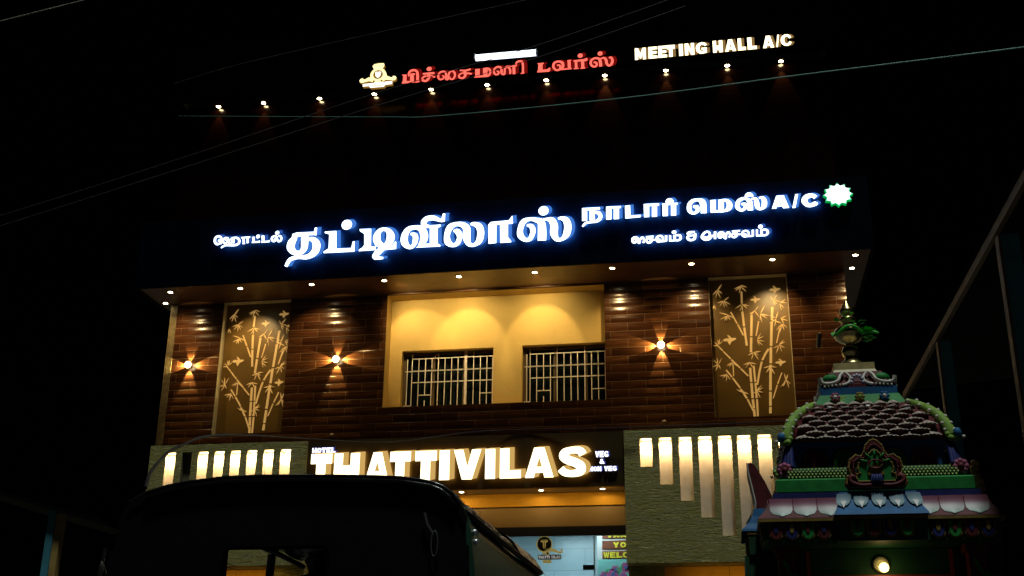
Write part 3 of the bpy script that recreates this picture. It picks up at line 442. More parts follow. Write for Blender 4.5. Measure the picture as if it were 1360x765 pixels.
# ------------------------------------------------------------------ lettering
GL = {  # block capitals in a unit box: outlines, holes come from separate pieces
'T': [('p',[(0,1),(1,1),(1,.66),(.71,.66),(.71,0),(.27,0),(.27,.66),(0,.66)])],
'H': [('p',[(0,0),(0,1),(.34,1),(.34,.58),(.64,.58),(.64,1),(1,1),(1,0),(.64,0),(.64,.2),(.34,.2),(.34,0)])],
'I': [('p',[(0,0),(1,0),(1,1),(0,1)])],
'L': [('p',[(0,0),(1,0),(1,.27),(.45,.27),(.45,1),(0,1)])],
'E': [('p',[(0,0),(1,0),(1,.23),(.42,.23),(.42,.39),(.92,.39),(.92,.61),(.42,.61),(.42,.77),(1,.77),(1,1),(0,1)])],
'V': [('p',[(0,1),(.34,1),(.5,.42),(.66,1),(1,1),(.67,0),(.31,0)])],
'A': [('p',[(0,0),(.32,1),(.5,1),(.5,.68),(.4,.36),(.6,.36),(.5,.68),(.5,1),(.68,1),(1,0),(.68,0),(.64,.16),(.35,.16),(.31,0)])],
'M': [('p',[(0,0),(0,1),(.3,1),(.5,.5),(.7,1),(1,1),(1,0),(.72,0),(.72,.52),(.57,.1),(.43,.1),(.28,.52),(.28,0)])],
'N': [('p',[(0,0),(0,1),(.36,1),(.66,.45),(.66,1),(1,1),(1,0),(.66,0),(.34,.52),(.34,0)])],
'/': [('p',[(0,0),(.55,1),(1,1),(.45,0)])],
'Y': [('p',[(0,1),(.35,1),(.5,.66),(.65,1),(1,1),(.68,.4),(.68,0),(.32,0),(.32,.4)])],
'W': [('p',[(0,1),(.2,1),(.3,.45),(.42,1),(.58,1),(.7,.45),(.8,1),(1,1),(.82,0),(.62,0),(.5,.5),(.38,0),(.18,0)])],
'K': [('p',[(0,0),(0,1),(.34,1),(.34,.64),(.62,1),(1,1),(.62,.56),(1,0),(.6,0),(.36,.38),(.34,.34),(.34,0)])],
'S': [('s',[(.90,.72,.30),(.80,.84,.29),(.52,.875,.25),(.24,.81,.29),(.18,.68,.33),(.34,.565,.33),(.62,.47,.33),(.82,.35,.34),(.80,.19,.31),(.50,.125,.25),(.22,.17,.27),(.07,.29,.28)])],
'C': [('s',[(.93,.66,.24),(.78,.83,.26),(.5,.88,.25),(.25,.75,.31),(.17,.5,.34),(.25,.25,.31),(.5,.12,.25),(.78,.17,.26),(.93,.34,.24)])],
'G': [('s',[(.93,.70,.24),(.78,.84,.26),(.5,.88,.25),(.25,.75,.31),(.17,.5,.34),(.25,.25,.31),(.5,.12,.25),(.86,.16,.24)]),('p',[(.52,.52),(1,.52),(1,.08),(.7,.1),(.7,.32),(.52,.32)])],
'O': [('s',[(.5,.88,.25),(.25,.77,.31),(.165,.5,.33),(.25,.23,.31),(.5,.12,.25),(.75,.23,.31),(.835,.5,.33),(.75,.77,.31),(.5,.88,.25)])],
'U': [('s',[(.17,1,.34),(.17,.4,.34),(.28,.18,.32),(.5,.13,.26),(.72,.18,.32),(.83,.4,.34),(.83,1,.34)])],
'&': [('s',[(.95,.02,.2),(.65,.35,.22),(.35,.65,.2),(.32,.82,.18),(.48,.9,.16),(.62,.8,.18),(.55,.65,.18),(.25,.42,.22),(.17,.25,.24),(.35,.1,.2),(.6,.14,.2),(.85,.45,.2)])],
}
def draw(mb, els, y0, y1, side=1, sh=(0,0), back=None):
    """els in metres; each piece is stepped back 1 mm so that no two faces share a plane"""
    for k, (kind, pts) in enumerate(els):
        f = y0 + .0012*k
        if kind == 'p': mb.prism([(p[0], p[1]) for p in pts], f, y1-.0005*k, 0, side, sh, back)
        elif kind == 'd': x, z, rx, rz = pts[0]; mb.prism([(x+rx*math.cos(2*math.pi*i/22), z+rz*math.sin(2*math.pi*i/22)) for i in range(22)], f, y1-.0005*k, 0, side, sh, back)
        else: mb.strip(spline(pts, 6) if kind == 's' else pts, f, y1-.0005*k, 0, side, sh, back)
def latin(c, x0, x1, z0, z1, sl=0):
    w, h = x1-x0, z1-z0; out = []
    for kind, pts in GL[c]:
        if kind == 'p': out.append((kind, [(x0+a*w, z0+q*h+sl*(x0+a*w)) for a, q in pts]))
        else: out.append((kind, [(x0+p[0]*w, z0+p[1]*h, p[2]*min(w, h*.95)) for p in pts]))
    return out
def word(txt, x0, x1, z0, z1, gap=.16, narrow={'I': .5, '/': .5}):
    ws = [narrow.get(c, 1) if c != ' ' else .55 for c in txt]; tot = sum(ws) + gap*(len(txt)-1); u = (x1-x0)/tot; x = x0; out = []
    for c, w in zip(txt, ws):
        if c != ' ': out.append((c, x, x+w*u))
        x += (w+gap)*u
    return out
F_BLUE = emit('cool_white_letter_face', (.80, .92, 1), 3.2); S_BLUE = emit('blue_ghost_return', (.055, .20, .66), 1.0)
F_RED = emit('red_letter_face', (1, .14, .10), 1.5); S_RED = emit('red_ghost_return', (.16, .004, .003), 1)
F_WARM = emit('warm_white_letter_face', (1, .86, .52), 3.0); S_WARM = emit('amber_ghost_return', (.62, .38, .11), 1.0)
F_VIO = emit('cool_small_letter_face', (.86, .88, 1), 2.2); S_VIO = emit('violet_ghost_return', (.04, .05, .28), 1)
def sign(letters, loc, label, faces, y0, y1, sh=(.056, .042), back=None, cat='illuminated sign'):  # sh slants the glowing letter sides to imitate a lens ghost
    t = thing('illuminated_sign', loc, label, cat)
    for els in letters:
        m = MB(); draw(m, els, y0, y1, 1, sh, back); m.build('letter', faces, t)
    return t
H_BLUE = emit('blue_halo_led', (.08, .34, 1), 55); H_WARM = emit('amber_halo_led', (1, .60, .12), 4); H_RED = emit('red_halo_led', (1, .02, .01), 3)
FB = [F_BLUE, S_BLUE, H_BLUE]; FS = [F_BLUE, emit('dim_blue_ghost_return', (.03, .09, .36), 1), H_BLUE]
sign(LET['big'], (-5, 18.95, 9.1), 'largest blue-white lit Tamil word in the middle of the canopy fascia', FB, 18.86, 18.935, back=2)
sign(LET['med'], (.2, 18.95, 9.4), 'medium blue-white lit Tamil words ending in A/C at the right of the fascia', FB, 18.87, 18.935, back=2)
sign(LET['hotel'], (-8.3, 18.95, 9.2), 'small blue-white lit Tamil word at the left end of the canopy fascia', FS, 18.89, 18.935, (.05, .034), 2)
sign(LET['veg'], (.1, 18.95, 9.0), 'small blue-white lit Tamil line with an ampersand, below the A/C lettering', FS, 18.89, 18.935, (.05, .034), 2)
sign(LET['red'], (-3.4, 19.2, 12.8), 'red lit Tamil words along the dark rooftop parapet', [F_RED, S_RED, H_RED], 19.19, 19.25, back=2)
me = []
for i, (c, a, q) in enumerate(LET['meeting']):
    t = (a+1.2)/2.9; me.append(latin(c, a, q, 12.525+.03*t, 12.768+.04*t))
sign(me, (.3, 19.2, 12.6), 'warm white lit letters reading MEETING HALL A/C on the rooftop parapet', [F_WARM, emit('dim_amber_ghost_return', (.26, .15, .05), 1), H_WARM], 19.18, 19.25, back=2)
# THATTIVILAS board with its own backing
nb = thing('illuminated_sign', (-4.3, 19.38, 4.9), 'dark board with large warm lit letters THATTIVILAS above the entrance', 'illuminated sign')
MB().box(-6.996, -1.56, 19.35, 19.395, 4.702, 5.61).build('board', M_ACP2, nb)
for c, a, q in LET['thatti']:
    m = MB(); z0, z1 = (4.843, 5.345) if c != 'S' else (4.83, 5.352)
    draw(m, latin(c, a, q, z0, z1), 19.22, 19.30, 1, (.072, .038), 2); m.build('letter', [F_WARM, S_WARM, H_WARM], nb)  # sides slanted and glowing to imitate a doubled lens image
for txt, x0, x1, z0, z1 in (('HOTEL', -6.90, -6.485, 5.382, 5.472), ('VEG', -2.03, -1.815, 5.172, 5.272), ('&', -1.965, -1.88, 5.06, 5.145), ('NON VEG', -2.135, -1.685, 4.94, 5.02)):
    for c, a, q in word(txt, x0, x1, z0, z1, .10):
        m = MB(); draw(m, latin(c, a, q, z0, z1), 19.30, 19.325, 1, (.022, .012)); m.build('small_letter', [F_VIO, S_VIO], nb)
# sticker lettering on the door
m = MB(); y = 19.841
for c, a, q in word('THATTI VILAS', -3.05, -2.69, 3.62, 3.672, .12): draw(m, latin(c, a, q, 3.622, 3.67), y, y+.003, 0)
m.build('sticker_lettering', M_WHT, sticker)
# welcome board inside the lobby
wb = thing('welcome_board', (-1.7, 20.62, 3.0), 'indoor board with yellow words THANK YOU WELCOME over painted pink flowers, behind the glass', 'board')
b = MB(); b.box(-2.16, -1.24, 20.62, 20.65, 2.6, 4.2, 0)
for z0, z1 in ((4.055, 4.19), (3.877, 4.016), (3.713, 3.839)): b.box(-2.07, -1.26, 20.605, 20.618, z0, z1, 1)
b.build('board', [mat('board_white', (.72, .72, .70), .4), mat('wood_strip', (.23, .065, .03), .45, noise=(9, .4))], wb)
m = MB()
for txt, x0, x1, z0, z1 in (('THANK', -1.99, -1.42, 4.065, 4.16), ('YOU', -1.885, -1.54, 3.895, 3.985), ('WELCOME', -2.05, -1.30, 3.725, 3.82)):
    for c, a, q in word(txt, x0, x1, z0, z1, .14): draw(m, latin(c, a, q, z0, z1), 20.596, 20.604, 0)
m.build('lettering', mat('yellow_lettering', (.85, .72, .05), .5, emis=(.85, .65, .03), es=.12), wb)
fl = MB(); rr = random.Random(3)
fl.box(-2.15, -1.25, 20.603, 20.616, 2.65, 3.70, 0)
for i in range(16):
    cx, cz = rr.uniform(-2.08, -1.32), rr.choice((3.6, 3.55, 3.48)) + rr.uniform(-.06, .06); n = 6; R0 = rr.uniform(.045, .075)
    for k in range(n):
        a = 2*math.pi*k/n; px_, pz_ = cx+R0*.8*math.cos(a), cz+R0*.8*math.sin(a)
        fl.prism([(px_+R0*.55*math.cos(t*math.pi/4), pz_+R0*.5*math.sin(t*math.pi/4)) for t in range(8)], 20.596+.0002*(i*7+k), 20.602, 1)
    fl.prism([(cx+R0*.4*math.cos(t*math.pi/4), cz+R0*.4*math.sin(t*math.pi/4)) for t in range(8)], 20.594-.0002*i, 20.602, 3)
for i in range(26):
    cx, cz = rr.uniform(-2.1, -1.3), rr.uniform(2.8, 3.55); a = rr.uniform(.6, 2.2); l = rr.uniform(.08, .2)
    dx, dz = math.cos(a)*l, math.sin(a)*l
    fl.prism([(cx, cz), (cx+dx*.5-dz*.16, cz+dz*.5+dx*.16), (cx+dx, cz+dz), (cx+dx*.5+dz*.16, cz+dz*.5-dx*.16)], 20.599+.0001*i, 20.6025, 2)
fl.build('flower_picture', [mat('turquoise_print', (.30, .72, .66), .4), mat('pink_petal_print', (.72, .16, .42), .45), mat('green_leaf_print', (.10, .50, .22), .45), mat('blue_flower_print', (.12, .22, .55), .45)], wb)
# rooftop emblem: crest with ring, shield, scrolls and ribbon
em = thing('illuminated_emblem', (-6.07, 19.2, 12.4), 'golden lit crest with crown, shield and ribbon left of the red rooftop letters', 'emblem')
FE = emit('emblem_cream_face', (1, .82, .38), 1.6); SE = emit('emblem_gold_return', (.5, .24, .03), .5); FD = emit('emblem_dark_gold', (.26, .13, .012), 1); FW = emit('emblem_white_face', (1, .95, .86), 1.7)
cx, cz = -6.075, 12.68
m = MB(); m.prism([(cx-.10,12.915),(cx-.085,12.90),(cx-.12,12.885),(cx-.10,12.83),(cx-.07,12.80),(cx+.07,12.80),(cx+.10,12.83),(cx+.12,12.885),(cx+.1,12.925),(cx,12.93)], 19.20, 19.27, 0, 1)
for k in range(4): disc(m, cx-.06+.04*k, 12.885, .008, 19.197, 19.20, 1, 8)
m.build('crown', [FE, SE], em)
m = MB(); disc(m, cx, cz, .155, 19.205, 19.27, 0); m.build('ring', [FE, SE], em)
m = MB(); disc(m, cx, cz+.005, .095, 19.20, 19.204, 0); m.build('shield_disc', [FD], em)
m = MB(); m.prism([(cx-.055,cz+.05),(cx-.03,cz+.065),(cx,cz+.058),(cx+.035,cz+.065),(cx+.06,cz+.05),(cx+.05,cz-.02),(cx+.02,cz-.06),(cx-.01,cz-.065),(cx-.045,cz-.03)], 19.193, 19.199, 0); m.build('shield', [FW], em)
for s in (-1, 1):
    m = MB(); m.strip(spline([(cx+s*.08,12.575,.09),(cx+s*.17,12.60,.085),(cx+s*.25,12.575,.06),(cx+s*.315,12.575,.085),(cx+s*.325,12.60,.06),(cx+s*.29,12.62,.03)]), 19.207 if s < 0 else 19.209, 19.27, 0, 1)
    m.strip([(cx+s*.14,12.545,.014),(cx+s*.27,12.535,.012)], 19.203, 19.206, 2); disc(m, cx+s*.075, 12.545, .022, 19.2, 19.204, 2, 10)
    m.build('scroll', [FE, SE, FD], em)
m = MB(); m.prism([(cx-.29,12.50),(cx-.29,12.445),(cx-.16,12.445),(cx-.14,12.405),(cx+.13,12.405),(cx+.16,12.445),(cx+.29,12.45),(cx+.29,12.515),(cx+.12,12.512),(cx-.12,12.505)], 19.198, 19.27, 0, 1)
m.prism([(cx-.10,12.46),(cx-.10,12.425),(cx+.09,12.425),(cx+.09,12.46)], 19.194, 19.197, 2); m.build('ribbon', [FW, SE, FE], em)
# star at the end of the fascia
sg = thing('illuminated_emblem', (2.165, 18.95, 9.44), 'white many-pointed lit star with green rim at the right end of the fascia', 'emblem')
def star(r1, r2, n, cx, cz): return [(cx+(r1 if k % 2 == 0 else r2)*math.cos(math.pi*k/n), cz+(r1*.86 if k % 2 == 0 else r2*.86)*math.sin(math.pi*k/n)) for k in range(2*n)]
m = MB(); m.prism(star(.245, .185, 12, 2.165, 9.44), 18.90, 18.985, 0, 1); m.build('star_rim', [emit('green_star_face', (.25, .95, .55), 1.0), emit('green_star_return', (.0, .45, .08), .8)], sg)
m = MB(); m.prism(star(.21, .175, 12, 2.165, 9.44), 18.88, 18.899, 0); m.build('star_face', [emit('star_white_face', (.9, 1, .97), 3)], sg)
# tube light above the red letters
tl = thing('tube_light', (-3.6, 19.3, 12.85), 'cold white lit tube lamp on the parapet above the red letters', 'lamp')
MB().box(-4.19, -3.02, 19.285, 19.299, 12.85, 12.97).build('fixture_body', mat('white_fixture', (.7, .7, .7), .4), tl)
m = MB(); m.tube([(-4.18, 19.25, 12.90), (-3.03, 19.25, 12.905)], .06, 10); m.build('tube', emit('tube_glow', (.80, .88, 1), 3.2), tl)
for x in (-4.205, -3.03): MB().box(x, x+.02, 19.2, 19.299, 12.85, 12.97).build('end_cap', mat('white_fixture', (.7, .7, .7), .4), tl)
# ------------------------------------------------------------------ downlights
def downlight(x, y, z, label, group, power, size=95, aim=(0, .0, -1), glow=None, blend=.35):
    t = thing('downlight', (x, y, z), label, 'downlight', group)
    m = MB(); m.lathe([(.060, 0), (.063, -.006), (.046, -.012), (.044, -.002)], (x, y, z-.001), 18); m.build('trim', M_TRIM, t)
    m = MB(); m.lathe([(.0, -.0085), (.042, -.008)], (x, y, z-.001), 18); m.build('lens', glow or M_LAMP, t)
    if power: lamp('SPOT', 'beam', (x, y, z-.03), power, (1, .70, .30), t, aim, size, blend, .018)
    return t
G1 = 'downlights in the canopy soffit'
names = ['left of the left bamboo panel, above the wall lamp', 'just above the left bamboo panel', 'between the left bamboo panel and the ochre bay', 'over the left end of the ochre bay', 'over the left window', 'over the pier between the two windows',
         'over the right end of the ochre bay', 'over the wall lamp right of the bay', 'just above the right bamboo panel', 'right of the right bamboo panel']
for i, nme in enumerate(names):
    bay, pan = i in (3, 4, 5), i in (1, 8)
    downlight(-9.86+1.3622*i, 19.31, 8.50, 'warm downlight in the canopy soffit, ' + nme, G1, 52 if bay else 80 if pan else 55, 62 if bay else 78 if pan else 96, ((.50 if i == 3 else 0), 1.12, -1) if bay else (0, .8, -1) if pan else (0, .6, -1), None, .32 if bay else .9)
    if bay: lamp('SPOT', 'bay_fill_beam', (-9.86+1.3622*i+(.15 if i == 3 else 0), 19.42, 8.46), 50, (1, .75, .35), hotel, ((.5 if i == 3 else 0), 1, -.75), 120, 1, .05)  # added fill spot beside the downlight, spreads light over the bay
downlight(-10.22, 19.87, 8.50, 'small warm downlight just beyond the left edge of the tiled wall', G1, 4, 80)
downlight(2.40, 19.91, 8.50, 'small warm downlight just beyond the right edge of the tiled wall', G1, 4, 80)
G2 = 'downlights in the dark upper canopy'
up = [(-9.46, 'leftmost of the rooftop row'), (-8.52, 'second from the left of the rooftop row'), (-7.37, 'third from the left, left of the golden crest'), (-6.26, 'directly under the golden crest'), (-5.13, 'under the first red letters'),
      (-4.03, 'under the middle of the longer red word'), (-2.89, 'under the start of the shorter red word'), (-1.78, 'under the end of the red words'), (-.64, 'under the start of MEETING'), (.49, 'under the word HALL'), (1.46, 'rightmost, under A/C of MEETING HALL')]
for i, (x, nme) in enumerate(up):
    k = (1, 1, 1, .8, 1.2, .8, .8, 2.2, 1.2, 1.0, 1.6)[i]
    downlight(x, 19.62, 12.52, 'tiny warm downlight under the rooftop parapet, ' + nme, G2, 26.0*k, 50, (0, .0, -1), emit('rooftop_lamp', (1, .80, .42), 60))
G3 = 'downlights under the entrance awning'
for x, nme in ((-5.75, 'hidden left half, behind the vehicle roof'), (-4.31, 'beside the roof edge of the dark vehicle'), (-2.96, 'under the letter L'), (-1.94, 'rightmost, beside the stone panel')):
    if x > -5: downlight(x, 19.52, 4.70, 'flush downlight under the entrance awning, ' + nme, G3, 3, 165, (0, .15, -1), emit('awning_lamp', (1, .9, .66), 22))
    else: lamp('SPOT', 'hidden_beam', (x, 19.52, 4.66), 3, (1, .70, .30), hotel, (0, .15, -1), 165, .5, .02)

# ------------------------------------------------------------------ star-beam wall lamps
def sconce(x, z, label):
    t = thing('wall_lamp', (x, 19.93, z), label, 'wall lamp', 'star-beam wall lamps')
    m = MB(); m.lathe([(.0, -.05), (.03, -.05), (.03, .05)], (x, 19.949, z), 16, axis='y'); m.build('housing', mat('bronze_housing', (.20, .12, .05), .35, metal=.6), t)
    m = MB(); m.ball((x, 19.90, z), .064, 0, 14, (1, .55, 1)); m.build('lens', emit('sconce_lens', (1, .80, .40), 14), t)
    for a, pw, sz in ((90, 24, 50), (270, 40, 56), (3, 60, 54), (177, 60, 54)):
        a = R_(a); d = (math.cos(a), .40, math.sin(a))
        lamp('SPOT', 'beam', (x+d[0]*.05, 19.945, z+d[2]*.05), pw, (1, .74, .28), t, d, sz, .06, .002)
sconce(-9.646, 7.265, 'star-beam wall lamp on the narrow tiled strip left of the left bamboo panel')
sconce(-6.79, 7.25, 'star-beam wall lamp on tiles between the left bamboo panel and the ochre bay')
sconce(-.922, 7.253, 'star-beam wall lamp on tiles between the ochre bay and the right bamboo panel')

# ------------------------------------------------------------------ bamboo panels
def bamboo(x0, label):
    Z0, Z1, WD = 5.953, 8.487, 1.352
    t = thing('decorative_panel', (x0+WD/2, 20.15, Z0), label, 'panel', 'bamboo cut-out panels')
    m = MB(); m.box(x0+.005, x0+WD-.005, 20.15, 20.18, Z0, Z1); m.build('backboard', mat('bronze_board', (.20, .115, .028), .38, noise=(2, .15)), t)
    m = MB(); m.box(x0-.018, x0+.0045, 20.001, 20.20, Z0, Z1); m.box(x0+WD-.0045, x0+WD+.004, 20.001, 20.20, Z0, Z1); m.box(x0+.0045, x0+WD-.0045, 20.001, 20.20, Z1-.003, Z1+.01); m.build('frame', M_CREAM, t)
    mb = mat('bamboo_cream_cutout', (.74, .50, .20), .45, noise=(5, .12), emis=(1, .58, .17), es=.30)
    y0, y1 = 20.139, 20.149
    # drawing grid: 384 x 700 units over the panel
    def Q(x, y):
        xl, xr = 38+(y-42)*.0529, 424+(y-22)*.0813; u = (x-xl)/(xr-xl); yt, yb = 42-20*u, 742-7*u
        return (x0 + u*WD, Z1 - (y-yt)/(yb-yt)*(Z1-Z0))
    stalks = [[(358,182),(357,250)],[(356,258),(354,380)],[(353,388),(353,468)],[(352,476),(352,603)],[(352,610),(352,678)],[(352,684),(352,716)],
              [(256,222),(255,330)],[(255,337),(254,412)],[(250,490),(256,560)],[(257,566),(263,640)],[(264,646),(270,690)],[(270,695),(275,736)]]
    widths = [16]*6+[15]*6
    stalks += [[(268,480),(276,560)],[(277,566),(284,640)],[(285,646),(290,736)],[(205,100),(207,162)],[(210,205),(219,280)],[(220,286),(233,378)],[(152,206),(184,265)],[(187,270),(216,326)],[(291,255),(279,330)],
               [(342,396),(326,420),(311,452)],[(308,460),(298,505),(286,575)],[(82,372),(112,402)],[(115,406),(152,443)],[(156,448),(200,490)],[(203,494),(241,530)],[(130,500),(160,535)],[(163,540),(200,588)],[(205,596),(235,640)],[(237,645),(267,702)],
               [(396,292),(381,366)],[(408,516),(388,570)],[(386,576),(366,642)],[(165,486),(168,530)]]
    widths += [12]*3+[12,14,14,9,9,8,12,12,8,8,9,9,9,10,10,10,8,7,7,6]
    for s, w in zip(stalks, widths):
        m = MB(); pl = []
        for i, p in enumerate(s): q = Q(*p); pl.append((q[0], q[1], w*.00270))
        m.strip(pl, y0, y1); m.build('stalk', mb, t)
    def leaf(m, x, y, a, l, w, k):
        pts = []
        for s in range(7): u = s/6; pts.append((u*l, math.sin(math.pi*u**.75)*w))
        for s in range(5, 0, -1): u = s/6; pts.append((u*l, -math.sin(math.pi*u**.75)*w*.7))
        ca, sa = math.cos(a), math.sin(a)
        m.prism([Q(x+px_*ca-py_*sa, y-(px_*sa+py_*ca)) for px_, py_ in pts], y0-.002-.0006*k, y1)
    rr = random.Random(11)
    clusters = [(203,70,[-160,-135,-95,-50,-20],34),(85,95,[-130,-105,-70,-30,60],32),(118,150,[-165,-130,-90,-55,-25,40],30),(135,222,[-150,-120,-95,-60,-30,170],34),(210,168,[-150,-120,-80,-40,-15],32),(272,200,[-150,-125,-60,60],34),(298,215,[-100,-75,-40,-10,60],38),
                (283,350,[-70,-45,-10,25,60],32),(92,372,[150,110,80,40,185],24),(162,462,[-120,-80,-40,-150],30),(268,415,[-150,-100,-60,-20,10],34),(246,462,[-160,-130,-60,-20],32),(92,470,[-160,-120,60,100,140,-60],28),(132,520,[-170,-130,-95,-60],30),(212,612,[-60,120,150,-20],30),
                (285,605,[-150,-110,-60,-20,20,45],32),(350,482,[-160,-125,-90,-55,-20],36),(362,150,[120,60,-10,-40,-65],32),(395,160,[-80,-45,0,40],32),(378,240,[160,-150,-100,70],34),(400,240,[-20,20,-60],32),(405,268,[-130,-100,-75,-40,160],38),(392,378,[-110,-70,-30,20,50,-150],32),(428,555,[-110,-75,-130,70,110,-40],34),(66,172,[-100,-70],20)]
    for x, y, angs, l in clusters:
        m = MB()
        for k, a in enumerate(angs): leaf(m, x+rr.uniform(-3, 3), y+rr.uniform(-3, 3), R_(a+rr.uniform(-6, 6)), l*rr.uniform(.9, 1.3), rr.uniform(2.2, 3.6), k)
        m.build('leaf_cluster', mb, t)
    bird = [(-33,4),(-20,-4),(-4,-3),(-14,-18),(-6,-17),(8,-4),(20,-6),(27,-2),(20,4),(12,8),(6,10),(-2,26),(-10,14),(-12,8),(-24,10)]
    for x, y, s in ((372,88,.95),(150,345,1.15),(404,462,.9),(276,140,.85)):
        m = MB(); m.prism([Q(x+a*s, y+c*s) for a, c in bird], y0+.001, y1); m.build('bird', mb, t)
    return t
bp1 = bamboo(-.06, 'tall bronze panel with cut-out bamboo and birds, right of the ochre bay, behind the shrine')
copy_thing(bp1, (-9.087+.06, 0, 0), 'tall bronze panel with cut-out bamboo and birds, left of the ochre bay')

# ------------------------------------------------------------------ small fittings on the tiles
wf = thing('security_camera', (1.73, 19.93, 7.2), 'small dark cylindrical security camera on the tiles right of the right bamboo panel', 'camera')
m = MB(); m.tube([(1.75, 19.82, 7.30), (1.72, 19.88, 7.08)], .042, 12); m.build('housing', M_BLACK, wf)
m = MB(); m.tube([(1.75, 19.86, 7.26), (1.75, 19.999, 7.29)], .02, 8); m.build('bracket', M_BLACK, wf)
m = MB(); m.tube([(1.752, 19.812, 7.318), (1.751, 19.818, 7.305)], .022, 10); m.build('lens_ring', mat('grey_ring', (.35, .30, .25), .4), wf)
for x, z, lb in ((-.917, 5.898, 'round brown cap on the tiles above the right stone panel'), (-6.81, 5.85, 'round brown cap on the tiles above the HOTEL lettering')):
    m = MB(); m.lathe([(0, -.022), (.022, -.022), (.024, -.018), (.044, -.014), (.048, 0)], (x, 19.995, z), 16, axis='y'); m.build('vent_cap', mat('brown_cap', (.13, .07, .035), .4), hotel)['label'] = lb

# ------------------------------------------------------------------ wires
def wire(pts, r, m, label, cat='wire', k=8):
    mb = MB(); P3 = spline([tuple(p) for p in pts], k); rad = r if not isinstance(r, (list, tuple)) else [r[0]+(r[1]-r[0])*i/(len(P3)-1) for i in range(len(P3))]
    mb.tube(P3, rad, 6); return tag(mb.build('overhead_wire' if cat == 'wire' else cat, m), label, cat)
MW = mat('grey_wire', (.035, .033, .03), .6); MT = mat('teal_wire', (.13, .36, .30), .5); ML = mat('light_wire', (.55, .50, .42), .45)
wire([(-6.9,9,5.15),(-6.35,9,5.25),(-4.65,9,5.70),(-2.85,9,6.21),(-1.4,9,6.56),(-.1,9,6.95)], .0032, MW, 'upper of the two thin parallel wires crossing in front of the red letters')
wire([(-6.9,9.05,5.06),(-6.35,9.05,5.175),(-4.62,9.05,5.635),(-2.82,9.05,6.12),(-1.38,9.05,6.475),(-.1,9.05,6.86)], .0032, MW, 'lower of the two thin parallel wires crossing in front of the red letters')
wire([(-6.4,12,8.36),(-5.32,12,8.60),(-2.09,12,9.09),(-.5,12,9.3)], .0028, MW, 'faint thin wire high in the sky above the golden crest')
wire([(-7.2,9,7.27),(-6.72,9,7.352),(-5.9,9,7.495),(-5.2,9,7.62)], .004, ML, 'pale wire across the top left corner of the sky')
wire([(-6.3,12,7.90),(-3.79,12,7.675),(-2.97,12,7.625),(-.863,12,7.672),(1.067,12,7.787),(3.467,12,7.913),(4.5,12,7.99)], [.0018, .010], MT, 'teal wire sagging below the rooftop downlights and rising to the right edge')
cb = [(-2.204,4.3,1.742),(-2.531,5.0,1.983),(-3.139,6.5,2.445),(-3.964,9,3.14),(-5.162,14,4.333),(-5.0,17.5,5.10),(-3.916,19.2,5.645),(-1.524,19.2,5.63),(1.014,19.2,5.65)]
wire(cb, [.008, .010], mat('black_cable_sheath', (.008, .007, .006), .6, spec=.15), 'black cable arching from the dark vehicle across the left stone panel to the tiled wall', 'cable')
# ------------------------------------------------------------------ three-wheeled vehicle in the foreground
M_CANVAS = mat('black_canopy_cloth', (.004, .005, .004), .24, spec=.35, bump=(7, .45, (1, 2.2, 1)), noise=(8, .4))
M_VBODY = mat('dark_green_body_paint', (.013, .048, .030), .34, noise=(5, .25), bump=(35, .04))
M_RUB = mat('black_rubber', (.003, .003, .003), .5, spec=.2)
auto = thing('auto_rickshaw', (-1.55, 5.0, 0), 'dark three-wheeled passenger vehicle with black rounded canopy in the foreground, seen from below its roof', 'auto rickshaw')
SEC = [(-2.245,.30),(-2.262,1.30),(-2.255,1.50),(-2.232,1.625),(-2.20,1.672),(-2.144,1.702),(-2.06,1.726),(-1.982,1.740),(-1.834,1.754),(-1.69,1.756),(-1.538,1.753),(-1.39,1.749),(-1.248,1.743),(-1.15,1.737),(-1.077,1.726),(-1.03,1.716),(-.992,1.701),(-.955,1.674),(-.929,1.642),(-.905,1.595),(-.893,1.545),(-.878,1.45)]
def section(y, dz=0.0, shrink=0.0):
    c = (-1.56, 1.2)
    return [(c[0]+(x-c[0])*(1-shrink), y, c[1]+(z-c[1])*(1-shrink)+dz*(1 if z > 1.5 else 0)) for x, z in SEC]
rings = [(4.165,-.012,.02),(4.18,-.003,.006),(4.205,0,0)]
for k in range(5):
    y = 4.205+k*.36
    rings += [(y+.04,.002,-.002),(y+.12,-.006,.003),(y+.20,-.008,.005),(y+.28,-.006,.003),(y+.345,.001,-.001)]
rings += [(6.02,-.02,.012),(6.06,-.06,.04),(6.08,-.12,.09)]
def loft(rings, i0, i1, m):
    vs = []; n = i1-i0
    for r in rings: vs += section(*r)[i0:i1]
    return m.add(vs, [(a*n+k, a*n+k+1, (a+1)*n+k+1, (a+1)*n+k) for a in range(len(rings)-1) for k in range(n-1)], 0, True)
m = MB(); loft(rings, 5, 19, m)
can = m.build('canopy', M_CANVAS, auto, fix=True)
md = can.modifiers.new('thickness', 'SOLIDIFY'); md.thickness = .012
m = MB(); m.tube([(x, 4.176, z-.005) for x, z in SEC[4:20]], .005, 8); m.build('rim_highlight_tube', mat('glossy_black_highlight_rim', (.01,.01,.01), .18), auto)  # glossy tube added so the arch shows a rim highlight
m = MB(); vs = []; rr = random.Random(4)
for a in range(13):
    y = 5.40+.055*a
    for x, z in SEC[12:20]: q = .010+rr.uniform(-.005, .006); vs.append((x+q*.8, y+rr.uniform(-.01, .01), z+q))
m.add(vs, [(a*8+k, a*8+k+1, (a+1)*8+k+1, (a+1)*8+k) for a in range(12) for k in range(7)], 0, True)
m.build('plastic_sheet', mat('crinkled_plastic', (.16,.12,.08), .18, spec=.8, bump=(26,.9)), auto)
